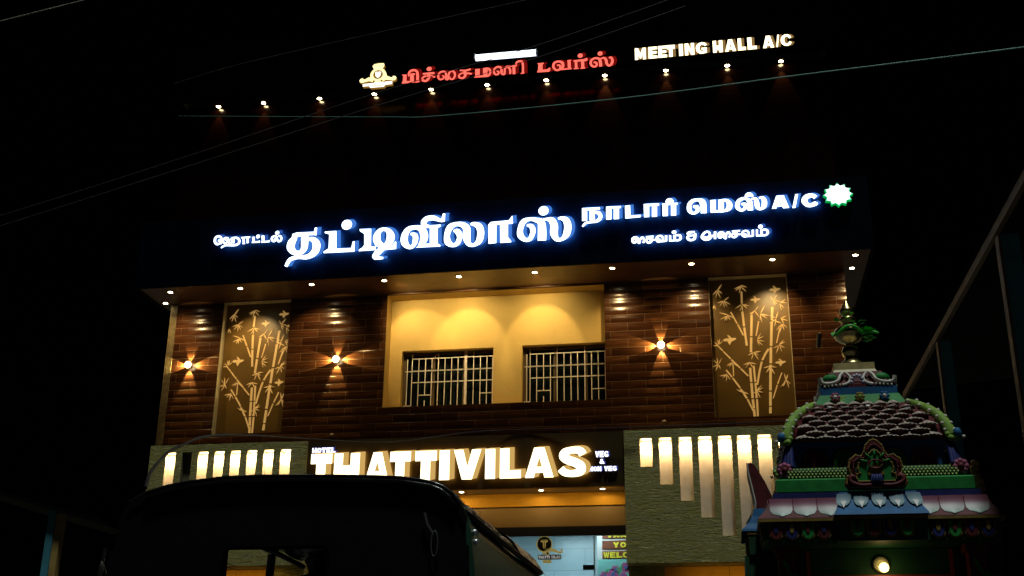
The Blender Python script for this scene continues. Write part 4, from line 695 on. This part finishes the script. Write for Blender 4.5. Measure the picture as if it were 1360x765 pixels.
# body side on the right, below the canopy hem
m = MB(); yy = [4.19+.06*i for i in range(31)]
vs = []
for y in yy:
    zt = 1.632 + .0*(y-4.2); k = (y-4.19)/1.81
    for j, (x, z) in enumerate([(-.925+.004*k, zt),(-.900,1.55),(-.880,1.40),(-.865,1.0),(-.865,.45)]): vs.append((x - .012*math.sin(math.pi*k)*0, y, z))
m.add(vs, [(a*5+k, a*5+k+1, (a+1)*5+k+1, (a+1)*5+k) for a in range(30) for k in range(4)], 0, True)
sd_ = m.build('side_panel', M_VBODY, auto, fix=True); md = sd_.modifiers.new('thickness', 'SOLIDIFY'); md.thickness = .02
m = MB(); m.tube([(-.985,4.185,1.655),(-.945,4.20,1.625),(-.912,4.32,1.607),(-.905,4.5,1.602),(-.902,4.8,1.60),(-.900,5.2,1.603),(-.900,5.6,1.607),(-.904,5.95,1.612)], .012, 8); m.build('canopy_hem', M_RUB, auto)
m = MB()
for y in (4.28, 4.31): m.ball((-.893, y, 1.545 if y < 4.3 else 1.515), .012)
m.build('hem_clip', mat('bright_clip', (.6, .62, .62), .25, metal=.8), auto)
# near face: cloth panel with an opening, its frame and the rear pillars
m = MB(); yf = 4.19
out = [(x, z) for x, z in SEC[:22]]
def strip_poly(pts): m.prism(pts, yf, yf+.02)
x0, x1, zo = -1.80, -1.415, 1.486
top = [p for p in SEC[3:20]]
strip_poly([(-2.232,1.625)] + top[1:] + [(-.905,zo),(-2.245,zo)])
strip_poly([(-2.262,zo-.0005),(x0,zo-.0005),(x0,.9),(-2.25,.9)])
strip_poly([(x1,zo-.0005),(-.893,zo-.0005),(-.873,.9),(x1,.9)])
strip_poly([(-2.25,.8995),(-.873,.8995),(-.87,.30),(-2.245,.30)])
m.build('rear_panel', mat('black_rear_cloth', (.0015, .0015, .0015), .7, spec=.08, bump=(9, .2)), auto)
m = MB(); m.tube([(-1.80,4.182,1.0),(-1.80,4.182,1.475),(-1.785,4.182,1.49),(-1.425,4.182,1.49),(-1.41,4.182,1.47),(-1.41,4.182,1.0)], .009, 8); m.build('opening_frame', mat('matt_black_edge', (.002,.002,.002), .8, spec=0), auto)
m = MB(); m.tube([(-.925,4.30,1.60),(-.905,4.305,1.50),(-.9,4.31,1.30),(-.895,4.31,.6)], .012, 8)
m.tube([(-1.02,4.178,1.52),(-1.045,4.172,1.56),(-1.055,4.17,1.60)], .006, 8)
m.tube([(-1.015+.012*math.cos(a/16*2*math.pi),4.172,1.49+.045*math.sin(a/16*2*math.pi)) for a in range(17)], .003, 6, cap=False); m.build('strap_loop', mat('worn_strap', (.05, .05, .05), .3), auto)
# open left side: top rail, mid post; far windscreen frame
m = MB(); m.tube([(-2.15,4.22,1.685),(-2.15,5.0,1.682),(-2.15,5.64,1.677),(-2.15,6.0,1.665)], .014, 8); m.build('side_rail', M_RUB, auto)
m = MB(); m.tube([(-2.22,5.62,.45),(-2.17,5.60,1.67)], .020, 10); m.build('door_post', M_RUB, auto)
m = MB(); m.tube([(-2.22,6.01,.45),(-2.17,6.01,1.60),(-1.9,6.01,1.67),(-1.2,5.98,1.66),(-.93,5.96,1.56),(-.90,5.95,.45)], .03, 8); m.build('windscreen_frame', M_RUB, auto)
m = MB(); m.box(-2.22,-.9,4.22,6.1,.28,.34); m.box(-2.22,-.9,5.9,5.96,.34,.95); m.box(-2.1,-1.0,4.3,4.9,.34,.62); m.build('floor_pan', M_VBODY, auto)
m = MB(); m.box(-2.08,-1.02,4.24,4.34,.62,1.1); m.box(-2.08,-1.02,4.34,4.85,.622,.74); m.build('seat', M_RUB, auto, bevel=.03)
for x, y in ((-2.1,4.55),(-1.0,4.55),(-1.55,6.15)):
    m = MB(); m.tube([(x-.05,y,.24),(x+.05,y,.24)], .24, 20); w = m.build('wheel', M_RUB, auto)
    m = MB(); m.tube([(x-.055,y,.24),(x+.055,y,.24)], .12, 14); m.build('rim', mat('wheel_rim', (.3,.3,.3), .4, metal=.6), w)
m = MB(); m.tube([(-2.27,4.25,1.35),(-2.29,4.2,1.44),(-2.285,4.2,1.5)], .007, 6); m.ball((-2.287,4.19,1.40), .05, 0, 12, (.25,.2,1)); m.build('side_mirror', mat('mirror_shell', (.01,.008,.008), .4), auto)

# ------------------------------------------------------------------ sheds at both edges
M_TEAL = mat('dark_teal_post_paint', (.04, .20, .26), .6, noise=(6, .3)); M_RUST_LIT = mat('weathered_lit_edge', (.16, .10, .05), .6, noise=(12, .3))
sh = thing('steel_shed', (3.2, 10, 0), 'dark open steel shed with teal posts and a sloping roof edge at the right border', 'shed')
for x, y, w in ((2.163,8.81,.13),(2.118,11.42,.10),(2.10,13.45,.09),(2.2,6.9,.14)):
    m = MB(); m.box(x,x+w,y,y+.12,0,4.44); p = m.build('post', M_TEAL, sh)
    MB().box(x-.022,x-.001,y-.004,y+.10,0,4.44).build('lit_edge', M_RUST_LIT, p)  # brown light on the post's left face, built as a coloured strip
m = MB(); m.add([(2.16,6.5,4.45),(2.20,6.5,4.45),(2.20,6.5,4.52),(2.16,6.5,4.52),(2.05,13.55,4.45),(2.09,13.55,4.45),(2.09,13.55,4.52),(2.05,13.55,4.52)], [(0,1,2,3),(7,6,5,4),(0,4,5,1),(1,5,6,2),(2,6,7,3),(3,7,4,0)]); m.build('eave_beam', M_RUST_LIT, sh)
m = MB(); n = 40
vs = []
for k in range(n+1):
    y = 6.4+7.2*k/n; z = .015*math.cos(k*math.pi); vs += [(2.13-(y-6.5)*.0155,y,4.54+z),(6.5,y,4.95+z)]
m.add(vs, [(2*k,2*k+1,2*k+3,2*k+2) for k in range(n)], 0, True); m.build('roof_sheet', mat('navy_roof_sheet', (.002, .003, .008), .7, spec=.05, noise=(3,.3)), sh)
m = MB(); m.box(6.2,6.3,6.5,13.5,0,4.9); m.build('back_wall', mat('navy_wall_sheet', (.008, .009, .020), .6), sh)
ls = thing('lean_to_shelter', (-5.0, 8.2, 0), 'dark lean-to shelter with sloping roof edge and a post lit on its right side at the left border', 'shelter')
m = MB(); m.add([(-6.5,7.95,2.86),(-4.33,7.95,2.265),(-4.33,10.5,2.265),(-6.5,10.5,2.86)], [(0,1,2,3)], 0); m.add([(-6.5,7.95,2.83),(-4.33,7.95,2.235),(-4.33,10.5,2.235),(-6.5,10.5,2.83)], [(3,2,1,0)], 0)
m.add([(-6.5,7.95,2.83),(-4.33,7.95,2.235),(-4.33,7.95,2.265),(-6.5,7.95,2.86)], [(0,1,2,3)], 0)
m.build('roof', mat('black_roof_cloth', (.0012,.0013,.0012), .7, spec=.05, bump=(12,.4)), ls)
m = MB(); m.box(-4.83,-4.775,8.0,8.06,0,2.36); p = m.build('post', M_TEAL, ls)
MB().box(-4.774,-4.725,8.01,8.07,0,2.34).build('lit_post_side', mat('ochre_lit_side', (.34,.22,.06), .6, noise=(8,.4)), p)  # yellow-brown light on the post's right half, put into colour

# ------------------------------------------------------------------ shrine
SX, SY = 1.115, 9.9
P_MAR = mat('maroon_paint', (.105, .012, .016), .6, spec=.25, noise=(14, .35)); P_GRN = mat('green_paint', (.012, .21, .035), .6, spec=.25, noise=(14, .3)); P_NAV = mat('navy_paint', (.014, .022, .13), .6, spec=.25, noise=(14, .3))
P_BLU = mat('sky_blue_paint', (.012, .105, .27), .6, spec=.25, noise=(12, .3)); P_WHT = mat('cream_white_paint', (.60, .56, .48), .5, noise=(18, .3)); P_PNK = mat('dusky_pink_paint', (.30, .075, .14), .6, spec=.25, noise=(14, .3))
P_LIM = mat('lime_green_paint', (.22, .36, .06), .6, spec=.2, noise=(16, .35)); P_GLD = mat('gold_paint', (.26, .17, .04), .6, spec=.2, noise=(16, .3)); P_PEA = mat('peach_paint', (.62, .27, .11), .5, noise=(12, .3)); P_DGR = mat('deep_green_paint', (.006, .045, .018), .6, spec=.25, noise=(8, .3))
BRASS = mat('aged_brass', (.60, .47, .20), .27, metal=1.0, noise=(20, .35), bump=(30, .1))
shr = thing('temple_shrine', (SX, SY, 0), 'small painted temple shrine with scale-patterned dome, carved cornice and brass finial at lower right', 'shrine')
def ring4(fn):
    """run fn for the four sides: fn(T) with T(u, out, z) -> world; u along the side, out from the axis"""
    for k in range(4):
        a = k*math.pi/2; c, s = math.cos(a), math.sin(a)
        fn(lambda u, o, z, c=c, s=s: (SX + u*c + o*s, SY + u*s - o*c, z), k)
# cella
m = MB(); m.frustum(SX, SY, [(.60,0),(.60,.12),(.56,.12),(.56,2.19)]); m.build('cella', P_DGR, shr)
for sx in (-1, 1):
    for sy in (-1, 1):
        m = MB(); x, y = SX+sx*.67, SY+sy*.67; m.box(x-.065,x+.065,y-.065,y+.065,0,2.14); m.box(x-.085,x+.085,y-.085,y+.085,2.14,2.195); m.build('pillar', [P_MAR], shr)
m = MB()
for sx in (-1, 1):
    pl = [(SX+sx*.67+.03*math.sin(k*.9), 1.55+.045*k, .018) for k in range(13)]; m.strip(spline(pl, 3), SY-.745, SY-.736)
    for k in range(6): q = SX+sx*.67+.03*math.sin(k*1.8); z = 1.58+.09*k; m.prism([(q,z),(q+.035*(-1)**k,z+.02),(q+.045*(-1)**k,z+.055),(q+.01*(-1)**k,z+.045)], SY-.744, SY-.736)
m.build('pillar_vine', P_GRN, shr)
m = MB(); m.box(SX+.50,SX+.525,SY-.575,SY-.5605,0,2.18); m.box(SX-.525,SX-.50,SY-.575,SY-.5605,0,2.18); m.box(SX-.50,SX+.50,SY-.575,SY-.5605,2.0-.03,2.0); m.build('door_frame', mat('red_frame_paint', (.22,.018,.012), .5), shr)
# frieze with tabs
m = MB(); m.frustum(SX, SY, [(.80,2.195),(.83,2.21),(.83,2.345),(.855,2.352)], 0)
m.frustum(SX, SY, [(.862,2.3525),(.868,2.356),(.868,2.374),(.86,2.378)], 4)
for k in range(4):
    a = k*math.pi/2; c, s = math.cos(a), math.sin(a)
    b_ = MB(); b_.box(-.32,.32,.60,.93,2.197,2.35,0); b_.box(-.325,.325,.62,.94,2.3515,2.376,4)
    n = 14
    for i in range(n):
        u = -.80+1.6*(i+.5)/n; o0 = .932 if abs(u) < .30 else .832; ci = (1, 2, 3)[i % 3]
        if .27 < abs(u) < .345: continue
        tabs = lambda w, h: [(u-w,2.342),(u+w,2.342),(u+w,2.342-h*.7),(u+w*.6,2.342-h*.92),(u,2.342-h),(u-w*.6,2.342-h*.92),(u-w,2.342-h*.7)]
        # prism extrudes along y; here y = outward distance
        b_.prism(tabs(.050,.125), o0+.010, o0-.01, 4); b_.prism(tabs(.040,.112), o0+.017, o0-.009, ci); b_.prism(tabs(.015,.07), o0+.022, o0-.008, (2, 4, 1)[i % 3])
    m.add([(SX+v[0]*c+v[1]*s, SY+v[0]*s-v[1]*c, v[2]) for v in b_.v], [], 0)
    o = len(m.v)-len(b_.v)
    for f, mi in zip(b_.f, b_.m): m.f.append(tuple(i+o for i in f)); m.m.append(mi); m.smooth.append(False)
m.build('frieze', [P_DGR, P_MAR, P_NAV, P_GRN, P_GLD], shr, fix=True)
MB().box(SX-.97,SX-.55,SY-.3,SY+.3,2.02,2.19).build('side_bracket', P_DGR, shr); MB().box(SX+.55,SX+.93,SY-.3,SY+.3,2.02,2.19).build('side_bracket', P_DGR, shr)
HOODP = None
# flared cornice, petals painted as raised shapes
prof = [(.868,2.378),(.862,2.39),(.835,2.42),(.805,2.46),(.785,2.50),(.775,2.54)]
m = MB(); m.frustum(SX, SY, prof, 0, False)
def corn(z, e=0):
    for (a, za), (b, zb) in zip(prof, prof[1:]):
        if za <= z <= zb+1e-6: return a+(b-a)*(z-za)/(zb-za)+e
    return prof[-1][0]+e
def petal(T, u, w, z0, z1, e, mi, ofs=0):
    """rounded petal lying on the flared slope"""
    for side in (0,):
        vs = []; rows = 6
        for i in range(rows+1):
            z = z1+(z0-z1)*i/rows; q = i/rows; ww = w*(1 if q < .55 else math.sqrt(max(0, 1-((q-.55)/.45)**2)))
            for s in (-1, -.5, 0, .5, 1): vs.append(T(u+ww*s, corn(z)+e+ofs+.006*(1-s*s), z))
        m.add(vs, [(i*5+k, (i+1)*5+k, (i+1)*5+k+1, i*5+k+1) for i in range(rows) for k in range(4)], mi, True)
def side_corn(T, k):
    n = 9
    for i in range(n):
        u = -.78+1.56*(i+.5)/n
        if abs(u) < .30: continue
        petal(T, u, .083, 2.392, 2.538, .006, 1)
ring4(side_corn)
def grad_paint(name, ca, cb, z0, z1):
    g = bpy.data.materials.new(name); g.use_nodes = True; t = g.node_tree; q = t.nodes['Principled BSDF']; q.inputs['Roughness'].default_value = .45
    tc = t.nodes.new('ShaderNodeTexCoord'); sp = t.nodes.new('ShaderNodeSeparateXYZ'); t.links.new(tc.outputs['Object'], sp.inputs[0])
    r = t.nodes.new('ShaderNodeMapRange'); r.inputs[1].default_value = z0; r.inputs[2].default_value = z1; t.links.new(sp.outputs['Z'], r.inputs[0])
    c = t.nodes.new('ShaderNodeValToRGB'); c.color_ramp.elements[0].color = (*ca, 1); c.color_ramp.elements[1].color = (*cb, 1); t.links.new(r.outputs[0], c.inputs[0]); t.links.new(c.outputs[0], q.inputs['Base Color']); return g
m.build('cornice', [P_MAR, grad_paint('airbrushed_petal_paint', (.24, .35, .30), (.16, .022, .065), 2.405, 2.49)], shr)
HOODP = grad_paint('airbrushed_teal_paint', (.12, .27, .28), (.008, .08, .15), 2.44, 2.53)
def side_porch(T, k):
    m = MB(); vs = []
    for o_, z, hw in ((.985,2.377,.33),(.975,2.395,.325),(.93,2.44,.30),(.895,2.50,.28),(.88,2.56,.27)): vs += [T(-hw,o_,z), T(hw,o_,z)]
    m.add(vs, [(2*i,2*i+1,2*i+3,2*i+2) for i in range(4)], 0)
    for s, q in ((0, -1), (1, 1)):
        ws = []
        for i in range(5): ws += [vs[2*i+s], T((.33,.325,.30,.28,.27)[i]*q, .76, (2.377,2.395,.0,.0,.0)[i] or (2.44,2.50,2.56)[i-2])]
        m.add(ws, [(2*i,2*i+1,2*i+3,2*i+2) for i in range(4)], 0)
    m.add([vs[8],vs[9],T(.27,.74,2.56),T(-.27,.74,2.56)], [(0,1,2,3)], 0)
    def cp(z): return .985-(z-2.377)/.183*.105 - .012*math.sin((z-2.377)/.183*math.pi)
    for i in range(5):
        u = (-.24, -.12, 0, .12, .24)[i]; vs2 = []
        for r in range(7):
            z = 2.545-.105*r/6; w = .052*math.sqrt(max(0, 1-max(0, (r/6-.35)/.65)**2))*(1 if r < 6 else 0)
            for s in (-1, 0, 1): vs2.append(T(u*(1+.1*r/6)+w*s, cp(z)+.006+(.006 if s == 0 else 0), z))
        m.add(vs2, [(r*3+k, (r+1)*3+k, (r+1)*3+k+1, r*3+k+1) for r in range(6) for k in range(2)], 1, True)
    for i in range(5):
        u = (-.24, -.12, 0, .12, .24)[i]
        m.add([T(u*1.05-.022, cp(2.485)+.013, 2.485), T(u*1.07, cp(2.43)+.013, 2.43), T(u*1.05+.022, cp(2.485)+.013, 2.485), T(u*1.05, cp(2.50)+.015, 2.50)], [(0,1,2,3)], 2)
    m.build('porch_hood', [P_BLU, HOODP, mat('pale_petal_paint', (.5,.5,.5), .5)], shr, fix=True)
ring4(side_porch)
# stepped slabs
m = MB(); m.frustum(SX, SY, [(.745,2.54),(.745,2.587)]); m.build('navy_slab', P_NAV, shr)
m = MB(); m.frustum(SX, SY, [(.70,2.5875),(.715,2.60),(.715,2.688),(.70,2.70)]); m.build('green_slab', P_GRN, shr)
m = MB(); m.frustum(SX, SY, [(.64,2.7003),(.675,2.72),(.675,2.76),(.63,2.795)], 0)
def lotus(T, k):
    for r in range(4):
        n = 46
        for i in range(n):
            u = -.62+1.24*(i+.5*(r % 2)+.25)/n; z = 2.708+.020*r; o_ = .678 if r < 3 else .668
            m.add([T(u-.010,o_,z+.016), T(u,o_+.010,z+.001), T(u+.010,o_,z+.016), T(u,o_+.001,z+.024)], [(0,1,2,3)], 1)
ring4(lotus); m.build('lotus_cushion', [P_DGR, P_LIM], shr)
def rosette(name, c, r, m1, m2, n=8):
    b = MB()
    for k in range(n): a = 2*math.pi*k/n; b.ball((c[0]+.62*r*math.cos(a), c[1], c[2]+.62*r*math.sin(a)), r*.42, 0, 8, (1,.8,1))
    b.ball(c, r*.5, 1, 10, (1,1.1,1)); return b.build(name, [m1, m2], shr)
for sx in (-1, 1):
    for sy in (-1, 1): rosette('corner_rosette', (SX+sx*.64, SY+sy*.66, 2.775), .062, P_PNK, P_MAR)
# neck with arches, corner drapes
m = MB(); m.frustum(SX, SY, [(.56,2.795),(.56,2.985),(.585,2.9995)], 0)
def arches(T, k):
    for u, mi in ((-.40,1),(-.18,2),(.18,2),(.40,1)):
        for j, (w, h, e, q) in enumerate(((.105,.165,.563,4),(.09,.15,.570,3),(.08,.138,.577,mi))):
            pts = [(u-w,2.80)]+[(u-w*math.cos(a*math.pi/10), 2.80+h*.35+h*.65*math.sin(a*math.pi/10)) for a in range(11)]+[(u+w,2.80)]
            m.add([T(p[0],e,p[1]) for p in pts], [tuple(range(len(pts)))], q)
ring4(arches); m.build('neck', [P_BLU, P_MAR, P_GRN, P_GLD, P_NAV], shr)
for sx in (-1, 1):
    for sy in (-1, 1):
        m = MB(); x, y = SX+sx*.585, SY+sy*.585
        for k in range(5):
            a = math.atan2(sy, sx)+(k-2)*.38; m.tube([(x+.01*math.cos(a),y+.01*math.sin(a),3.0),(x+.035*math.cos(a),y+.035*math.sin(a),2.92),(x+.075*math.cos(a),y+.075*math.sin(a),2.80)], [.018,.026,.020], 7)
        m.build('corner_drape', P_NAV, shr)
# dome: bell shaped with overlapping scales
DP = [(.600,2.9998),(.606,3.02),(.603,3.06),(.588,3.11),(.558,3.17),(.514,3.23),(.452,3.29),(.355,3.36)]
def dome_r(z):
    for (a, za), (b, zb) in zip(DP, DP[1:]):
        if za <= z <= zb: return a+(b-a)*(z-za)/(zb-za)
    return DP[-1][0]
m = MB(); m.frustum(SX, SY, DP, 0, True)
def scales(T, k):
    rows = 7; dz = .318/rows; jr = random.Random(k)
    R1 = lambda zz: dome_r(min(3.36, max(3.0, zz)))
    for r in range(rows+1):
        z = 3.022+dz*r; n = 7
        for i in range(-1, n+1):
            f = (i+.5+.5*(r % 2))/n*2-1; hw = dome_r(z)*.90; u = f*hw; w = hw/n
            if abs(f) > .97: continue
            j = lambda a: jr.uniform(-a, a)
            e = .040+j(.004)
            tp = [(-.98, .10), (-.55, .20+j(.04)), (0, .30+j(.05)), (.55, .26+j(.04)), (.90, .12)]
            top = [T(u+w*a, R1(z+dz*c)+e*(1 if abs(a) < .8 else .7), z+dz*c) for a, c in tp]
            bot = [T(u+w*a, R1(z+dz*c)+.006, z+dz*c) for a, c in ((.55, -.26), (0, -.42+j(.04)), (-.6, -.30))]
            m.add(top+bot, [tuple(range(7, -1, -1))], 1)
            # pale ledge above: toothed outer lip running back to the dome
            q = 10; lip = []; back = []
            for t in range(q+1):
                a = -1+2*t/q; c = .10+.20*(1-abs(a))
                lip.append(T(u+w*a*.97, R1(z+dz*c)+e*(1.12 if abs(a) < .85 else .8)+(.006 if t % 2 else 0), z+dz*c-.002-(.007 if t % 2 else 0)))
                back.append(T(u+w*a*.62, R1(z+dz*.95)+.004, z+dz*(.95-.28*abs(a))))
            m.add(lip+back, [(t, t+1, q+2+t, q+1+t) for t in range(q)], 2)
ring4(scales); m.build('dome', [P_MAR, mat('scale_red_paint', (.085,.012,.012), .4, noise=(20,.4)), mat('scale_rim_paint', (.50,.40,.34), .6, spec=.2, noise=(55,.75), bump=(70,.5))], shr)
for sx in (-1, 1):
    for sy in (-1, 1):
        m = MB(); lf = MB(); pth = [(SX+sx*dome_r(z)*.995, SY+sy*dome_r(z)*.995, z+.008) for z in (3.36,3.31,3.25,3.19,3.13,3.07,3.02)]
        m.tube(pth, [.022,.032,.038,.040,.042,.044,.04], 10, 0)
        for q in range(6):
            for d in (-1, 1):
                a = Vector(pth[q]).lerp(Vector(pth[q+1]), .5); m.ball((a.x+d*.032*(1 if sy < 0 else -1), a.y-abs(sy)*.01+sy*.012, a.z+.012), .015, 1, 8)
        e = Vector(pth[-1])
        for k in range(6): a = k*1.05; m.ball((e.x+sx*.015+.036*math.cos(a), e.y+sy*.02+.02*math.sin(a), e.z+.036*math.sin(a)), .026, 0, 8)
        lf.ball((e.x+sx*.045, e.y+sy*.045, e.z+.005), .032, 0, 10, (1,1,1.3)); lf.ball((e.x+sx*.085, e.y+sy*.06, e.z-.03), .015, 1, 8)
        rb = m.build('corner_rib', [P_LIM, P_WHT], shr); lf.build('rib_ornament', [P_BLU, P_WHT], rb)
# upper steps
m = MB(); m.frustum(SX, SY, [(.352,3.3602),(.345,3.375),(.306,3.45)]); m.build('upper_green_slab', P_GRN, shr)
m = MB()
def fern(T, k):
    for c0 in (-.20, .13):
        for i in range(6):
            for s in (-1, 1):
                u = c0+.014*i; z = 3.39+.006*i; o_ = .345-.52*(z-3.375)+.004; m.add([T(u,o_,z),T(u+.012,o_-.012*s*.5,z+.022*s),T(u+.022,o_-.015*s*.5,z+.026*s),T(u+.012,o_,z+.003*s)], [(0,1,2,3)], 0)
ring4(fern); m.build('painted_fern', P_LIM, shr)
for u, a, c in ((-.19,P_PNK,P_WHT),(0,P_GLD,P_LIM),(.19,P_BLU,P_WHT)): rosette('rosette', (SX+u, SY-.345, 3.42), .040, a, c, 6)
m = MB(); m.frustum(SX, SY, [(.30,3.4503),(.30,3.512)]); m.build('blue_slab', P_BLU, shr)
m = MB(); m.frustum(SX, SY, [(.285,3.5123),(.285,3.545),(.24,3.58),(.205,3.668)], 0)
def scrolls(T, k):
    def tb(pts, r, mi): m.tube([T(*p) for p in spline(pts, 4)], r, 7, mi)
    for s in (-1, 1):
        tb([(s*.285,.295,3.60),(s*.275,.295,3.56),(s*.22,.298,3.548),(s*.15,.285,3.575),(s*.13,.258,3.62),(s*.10,.235,3.655)], .013, 1)
        tb([(s*.12,.290,3.535),(s*.07,.280,3.555),(s*.05,.262,3.60),(s*.08,.240,3.65)], .012, 1)
        for i in range(5): p = T(s*(.14+.03*i), .298, 3.535-.003*i); m.ball(p, .011, 1, 8)
    for i in range(7): a = i*math.pi/6; p = T(.045*math.cos(a), .275, 3.56+.055*math.sin(a)); m.ball(p, .017, 2, 8)
ring4(scrolls)
for sx in (-1, 1): m.ball((SX+sx*.20, SY-.20, 3.61), .055, 3, 10, (1.2,.8,.8))
m.build('scroll_tier', [P_MAR, P_WHT, mat('lilac_white_paint', (.45,.42,.52), .5), P_GRN], shr)
m = MB(); m.frustum(SX, SY, [(.178,3.6683),(.162,3.70),(.162,3.758)]); m.build('top_slab', [mat('yellow_cream_paint', (.52,.42,.17), .5, noise=(14,.3))], shr)
fin = MB(); fin.lathe([(0,0),(.115,.0),(.118,.02),(.09,.045),(.06,.07),(.05,.085),(.068,.115),(.075,.15),(.06,.185),(.036,.20),(.04,.215),(.09,.235),(.122,.275),(.126,.31),(.11,.345),(.07,.37),(.04,.385),(.055,.40),(.075,.425),(.06,.445),(.03,.455),(.028,.465),(.055,.475),(.068,.495),(.055,.52),(.03,.56),(.010,.60),(.0,.612)], (SX, SY, 3.757), 24)
kal = fin.build('finial', BRASS, shr)
m = MB(); rr = random.Random(5)
for i in range(46):
    a = rr.uniform(0, 6.28); z = 4.04+rr.uniform(.0, .15); r0 = .12+rr.uniform(0, .04); l = rr.uniform(.04, .07)
    if i > 22: a = rr.uniform(-.7, .35); r0 = .15; l = rr.uniform(.07, .13); z = 4.00+rr.uniform(0, .09)
    c = Vector((SX+r0*.7*math.cos(a), SY+r0*.7*math.sin(a), z)); d = Vector((math.cos(a), math.sin(a), rr.uniform(-.7, .5))).normalized(); t_ = Vector((-math.sin(a), math.cos(a), rr.uniform(-.5, .5))).normalized()*l*.30
    m.add([c, c+d*l*.5+t_, c+d*l, c+d*l*.5-t_], [(0,1,2,3)], 0)
m.tube([(SX+.135*math.cos(k*.3), SY+.135*math.sin(k*.3), 4.06+.03*math.sin(k*.9)) for k in range(22)], .012, 6)
m.tube([(SX+.13, SY-.03, 4.05), (SX+.19, SY-.04, 4.06), (SX+.235, SY-.05, 4.04)], [.02,.016,.008], 6)
m.build('leaf_garland', mat('garland_leaf', (.04, .50, .04), .4, noise=(20,.35)), kal)
# arched ornaments on the porch hoods
def plaque(T, name, sc=1.0):
    b = MB()
    base = [(-.20,2.585),(-.225,2.62),(-.215,2.67),(-.18,2.685),(-.20,2.74),(-.185,2.80),(-.14,2.835),(-.10,2.825),(-.075,2.86),(-.06,2.91),(-.025,2.945),(0,2.955)]
    full = base+[(-x,z) for x, z in base[-2::-1]]; c = (0, 2.71)
    for j, (k, o_) in enumerate(((1,.80),(.94,.812),(.78,.822),(.60,.832),(.26,.842))):
        pts = [(c[0]+(x-c[0])*k*sc, c[1]+(z-c[1])*k) for x, z in full]; n = len(pts)
        fr = [T(x,o_,z) for x, z in pts]; bk = [T(x,.745,z) for x, z in pts]
        b.add(fr, [tuple(range(n))], j); b.add(fr+bk, [((i+1)%n, i, n+i, n+(i+1)%n) for i in range(n)], j)
    for k, mi in ((.955, 4), (.80, 1), (.63, 4)):
        pl = [T((c[0]+(x-c[0])*k)*sc, .826+.02*(1-k), c[1]+(z-c[1])*k) for x, z in full]; b.tube(pl+pl[:1], .0065, 6, mi, cap=False)
        for p in pl[::1]: b.ball(p, .0095, mi, 6)
    for i in range(5): a = math.pi*(i+.5)/5; b.tube([T(.06*math.cos(a), .838, 2.76+.05*math.sin(a)), T(.115*math.cos(a), .842, 2.76+.10*math.sin(a))], [.012, .004], 6, 3)
    for s in (-1, 1):
        b.tube([T(s*x*sc,o_,z) for x, o_, z in spline([(.04,.85,2.60),(.12,.85,2.60),(.185,.845,2.63),(.18,.84,2.67),(.15,.84,2.66)], 4)], .016, 7, 1)
        for q in range(3): b.tube([T(s*(.008+.02*q)*sc,.853,2.60), T(s*(.004+.012*q)*sc,.85,2.68)], .007, 6, 5)
    b.tube([T(.05*math.cos(a)*sc,.848,2.755+.032*math.sin(a)) for a in [i*math.pi/8 for i in range(17)]], .007, 6, 1)
    return b.build(name, [P_MAR, P_MAR, P_DGR, P_GRN, P_GLD, P_NAV], shr, fix=True)
def T0(u, o, z): return (SX+u, SY-o-.06, z)
plaque(T0, 'arch_ornament')
m = MB(); m.prism([(.205,2.945),(.235,2.952),(.262,2.935),(.30,2.87),(.345,2.78),(.385,2.68),(.415,2.585),(.245,2.565),(.252,2.62),(.240,2.70),(.222,2.80),(.208,2.88)], SY-.16, SY+.16, 0, 1); m.build('side_ornament', [P_MAR, P_MAR], shr)
m = MB()
m.tube(spline([(.247,SY-.165,2.57),(.254,SY-.165,2.62),(.242,SY-.165,2.70),(.224,SY-.165,2.80),(.210,SY-.165,2.88),(.207,SY-.165,2.945)], 4), .008, 6); m.build('ornament_beading', P_WHT, shr)
m = MB()
for q, (x, z, r) in enumerate(((1.985,2.925,.035),(1.975,2.88,.036),(1.985,2.83,.040),(1.998,2.78,.040),(2.005,2.73,.038),(2.0,2.69,.034),(2.02,2.63,.032))): m.ball((x, SY-.02, z), r, 0, 10, (1,1.6,1.1))
m.build('side_ornament', P_PEA, shr)
# lamp on the shrine front
bl = thing('bulb_lamp', (1.135, 9.31, 2.05), 'lit round bulb in a pale holder on the dark green front of the shrine', 'lamp')
m = MB(); m.lathe([(0,0),(.058,0),(.062,-.015),(.05,-.03),(.03,-.035)], (1.125, 9.335, 2.075), 18, axis='y'); m.build('holder', mat('pale_holder', (.55,.50,.36), .5), bl)
m = MB(); m.ball((1.137, 9.265, 2.045), .036, 0, 14); m.build('bulb', emit('bulb_glow', (1, .74, .22), 5), bl)
lamp('POINT', 'bulb_light', (1.137, 9.20, 2.03), .5, (1, .7, .25), bl, rad=.03)
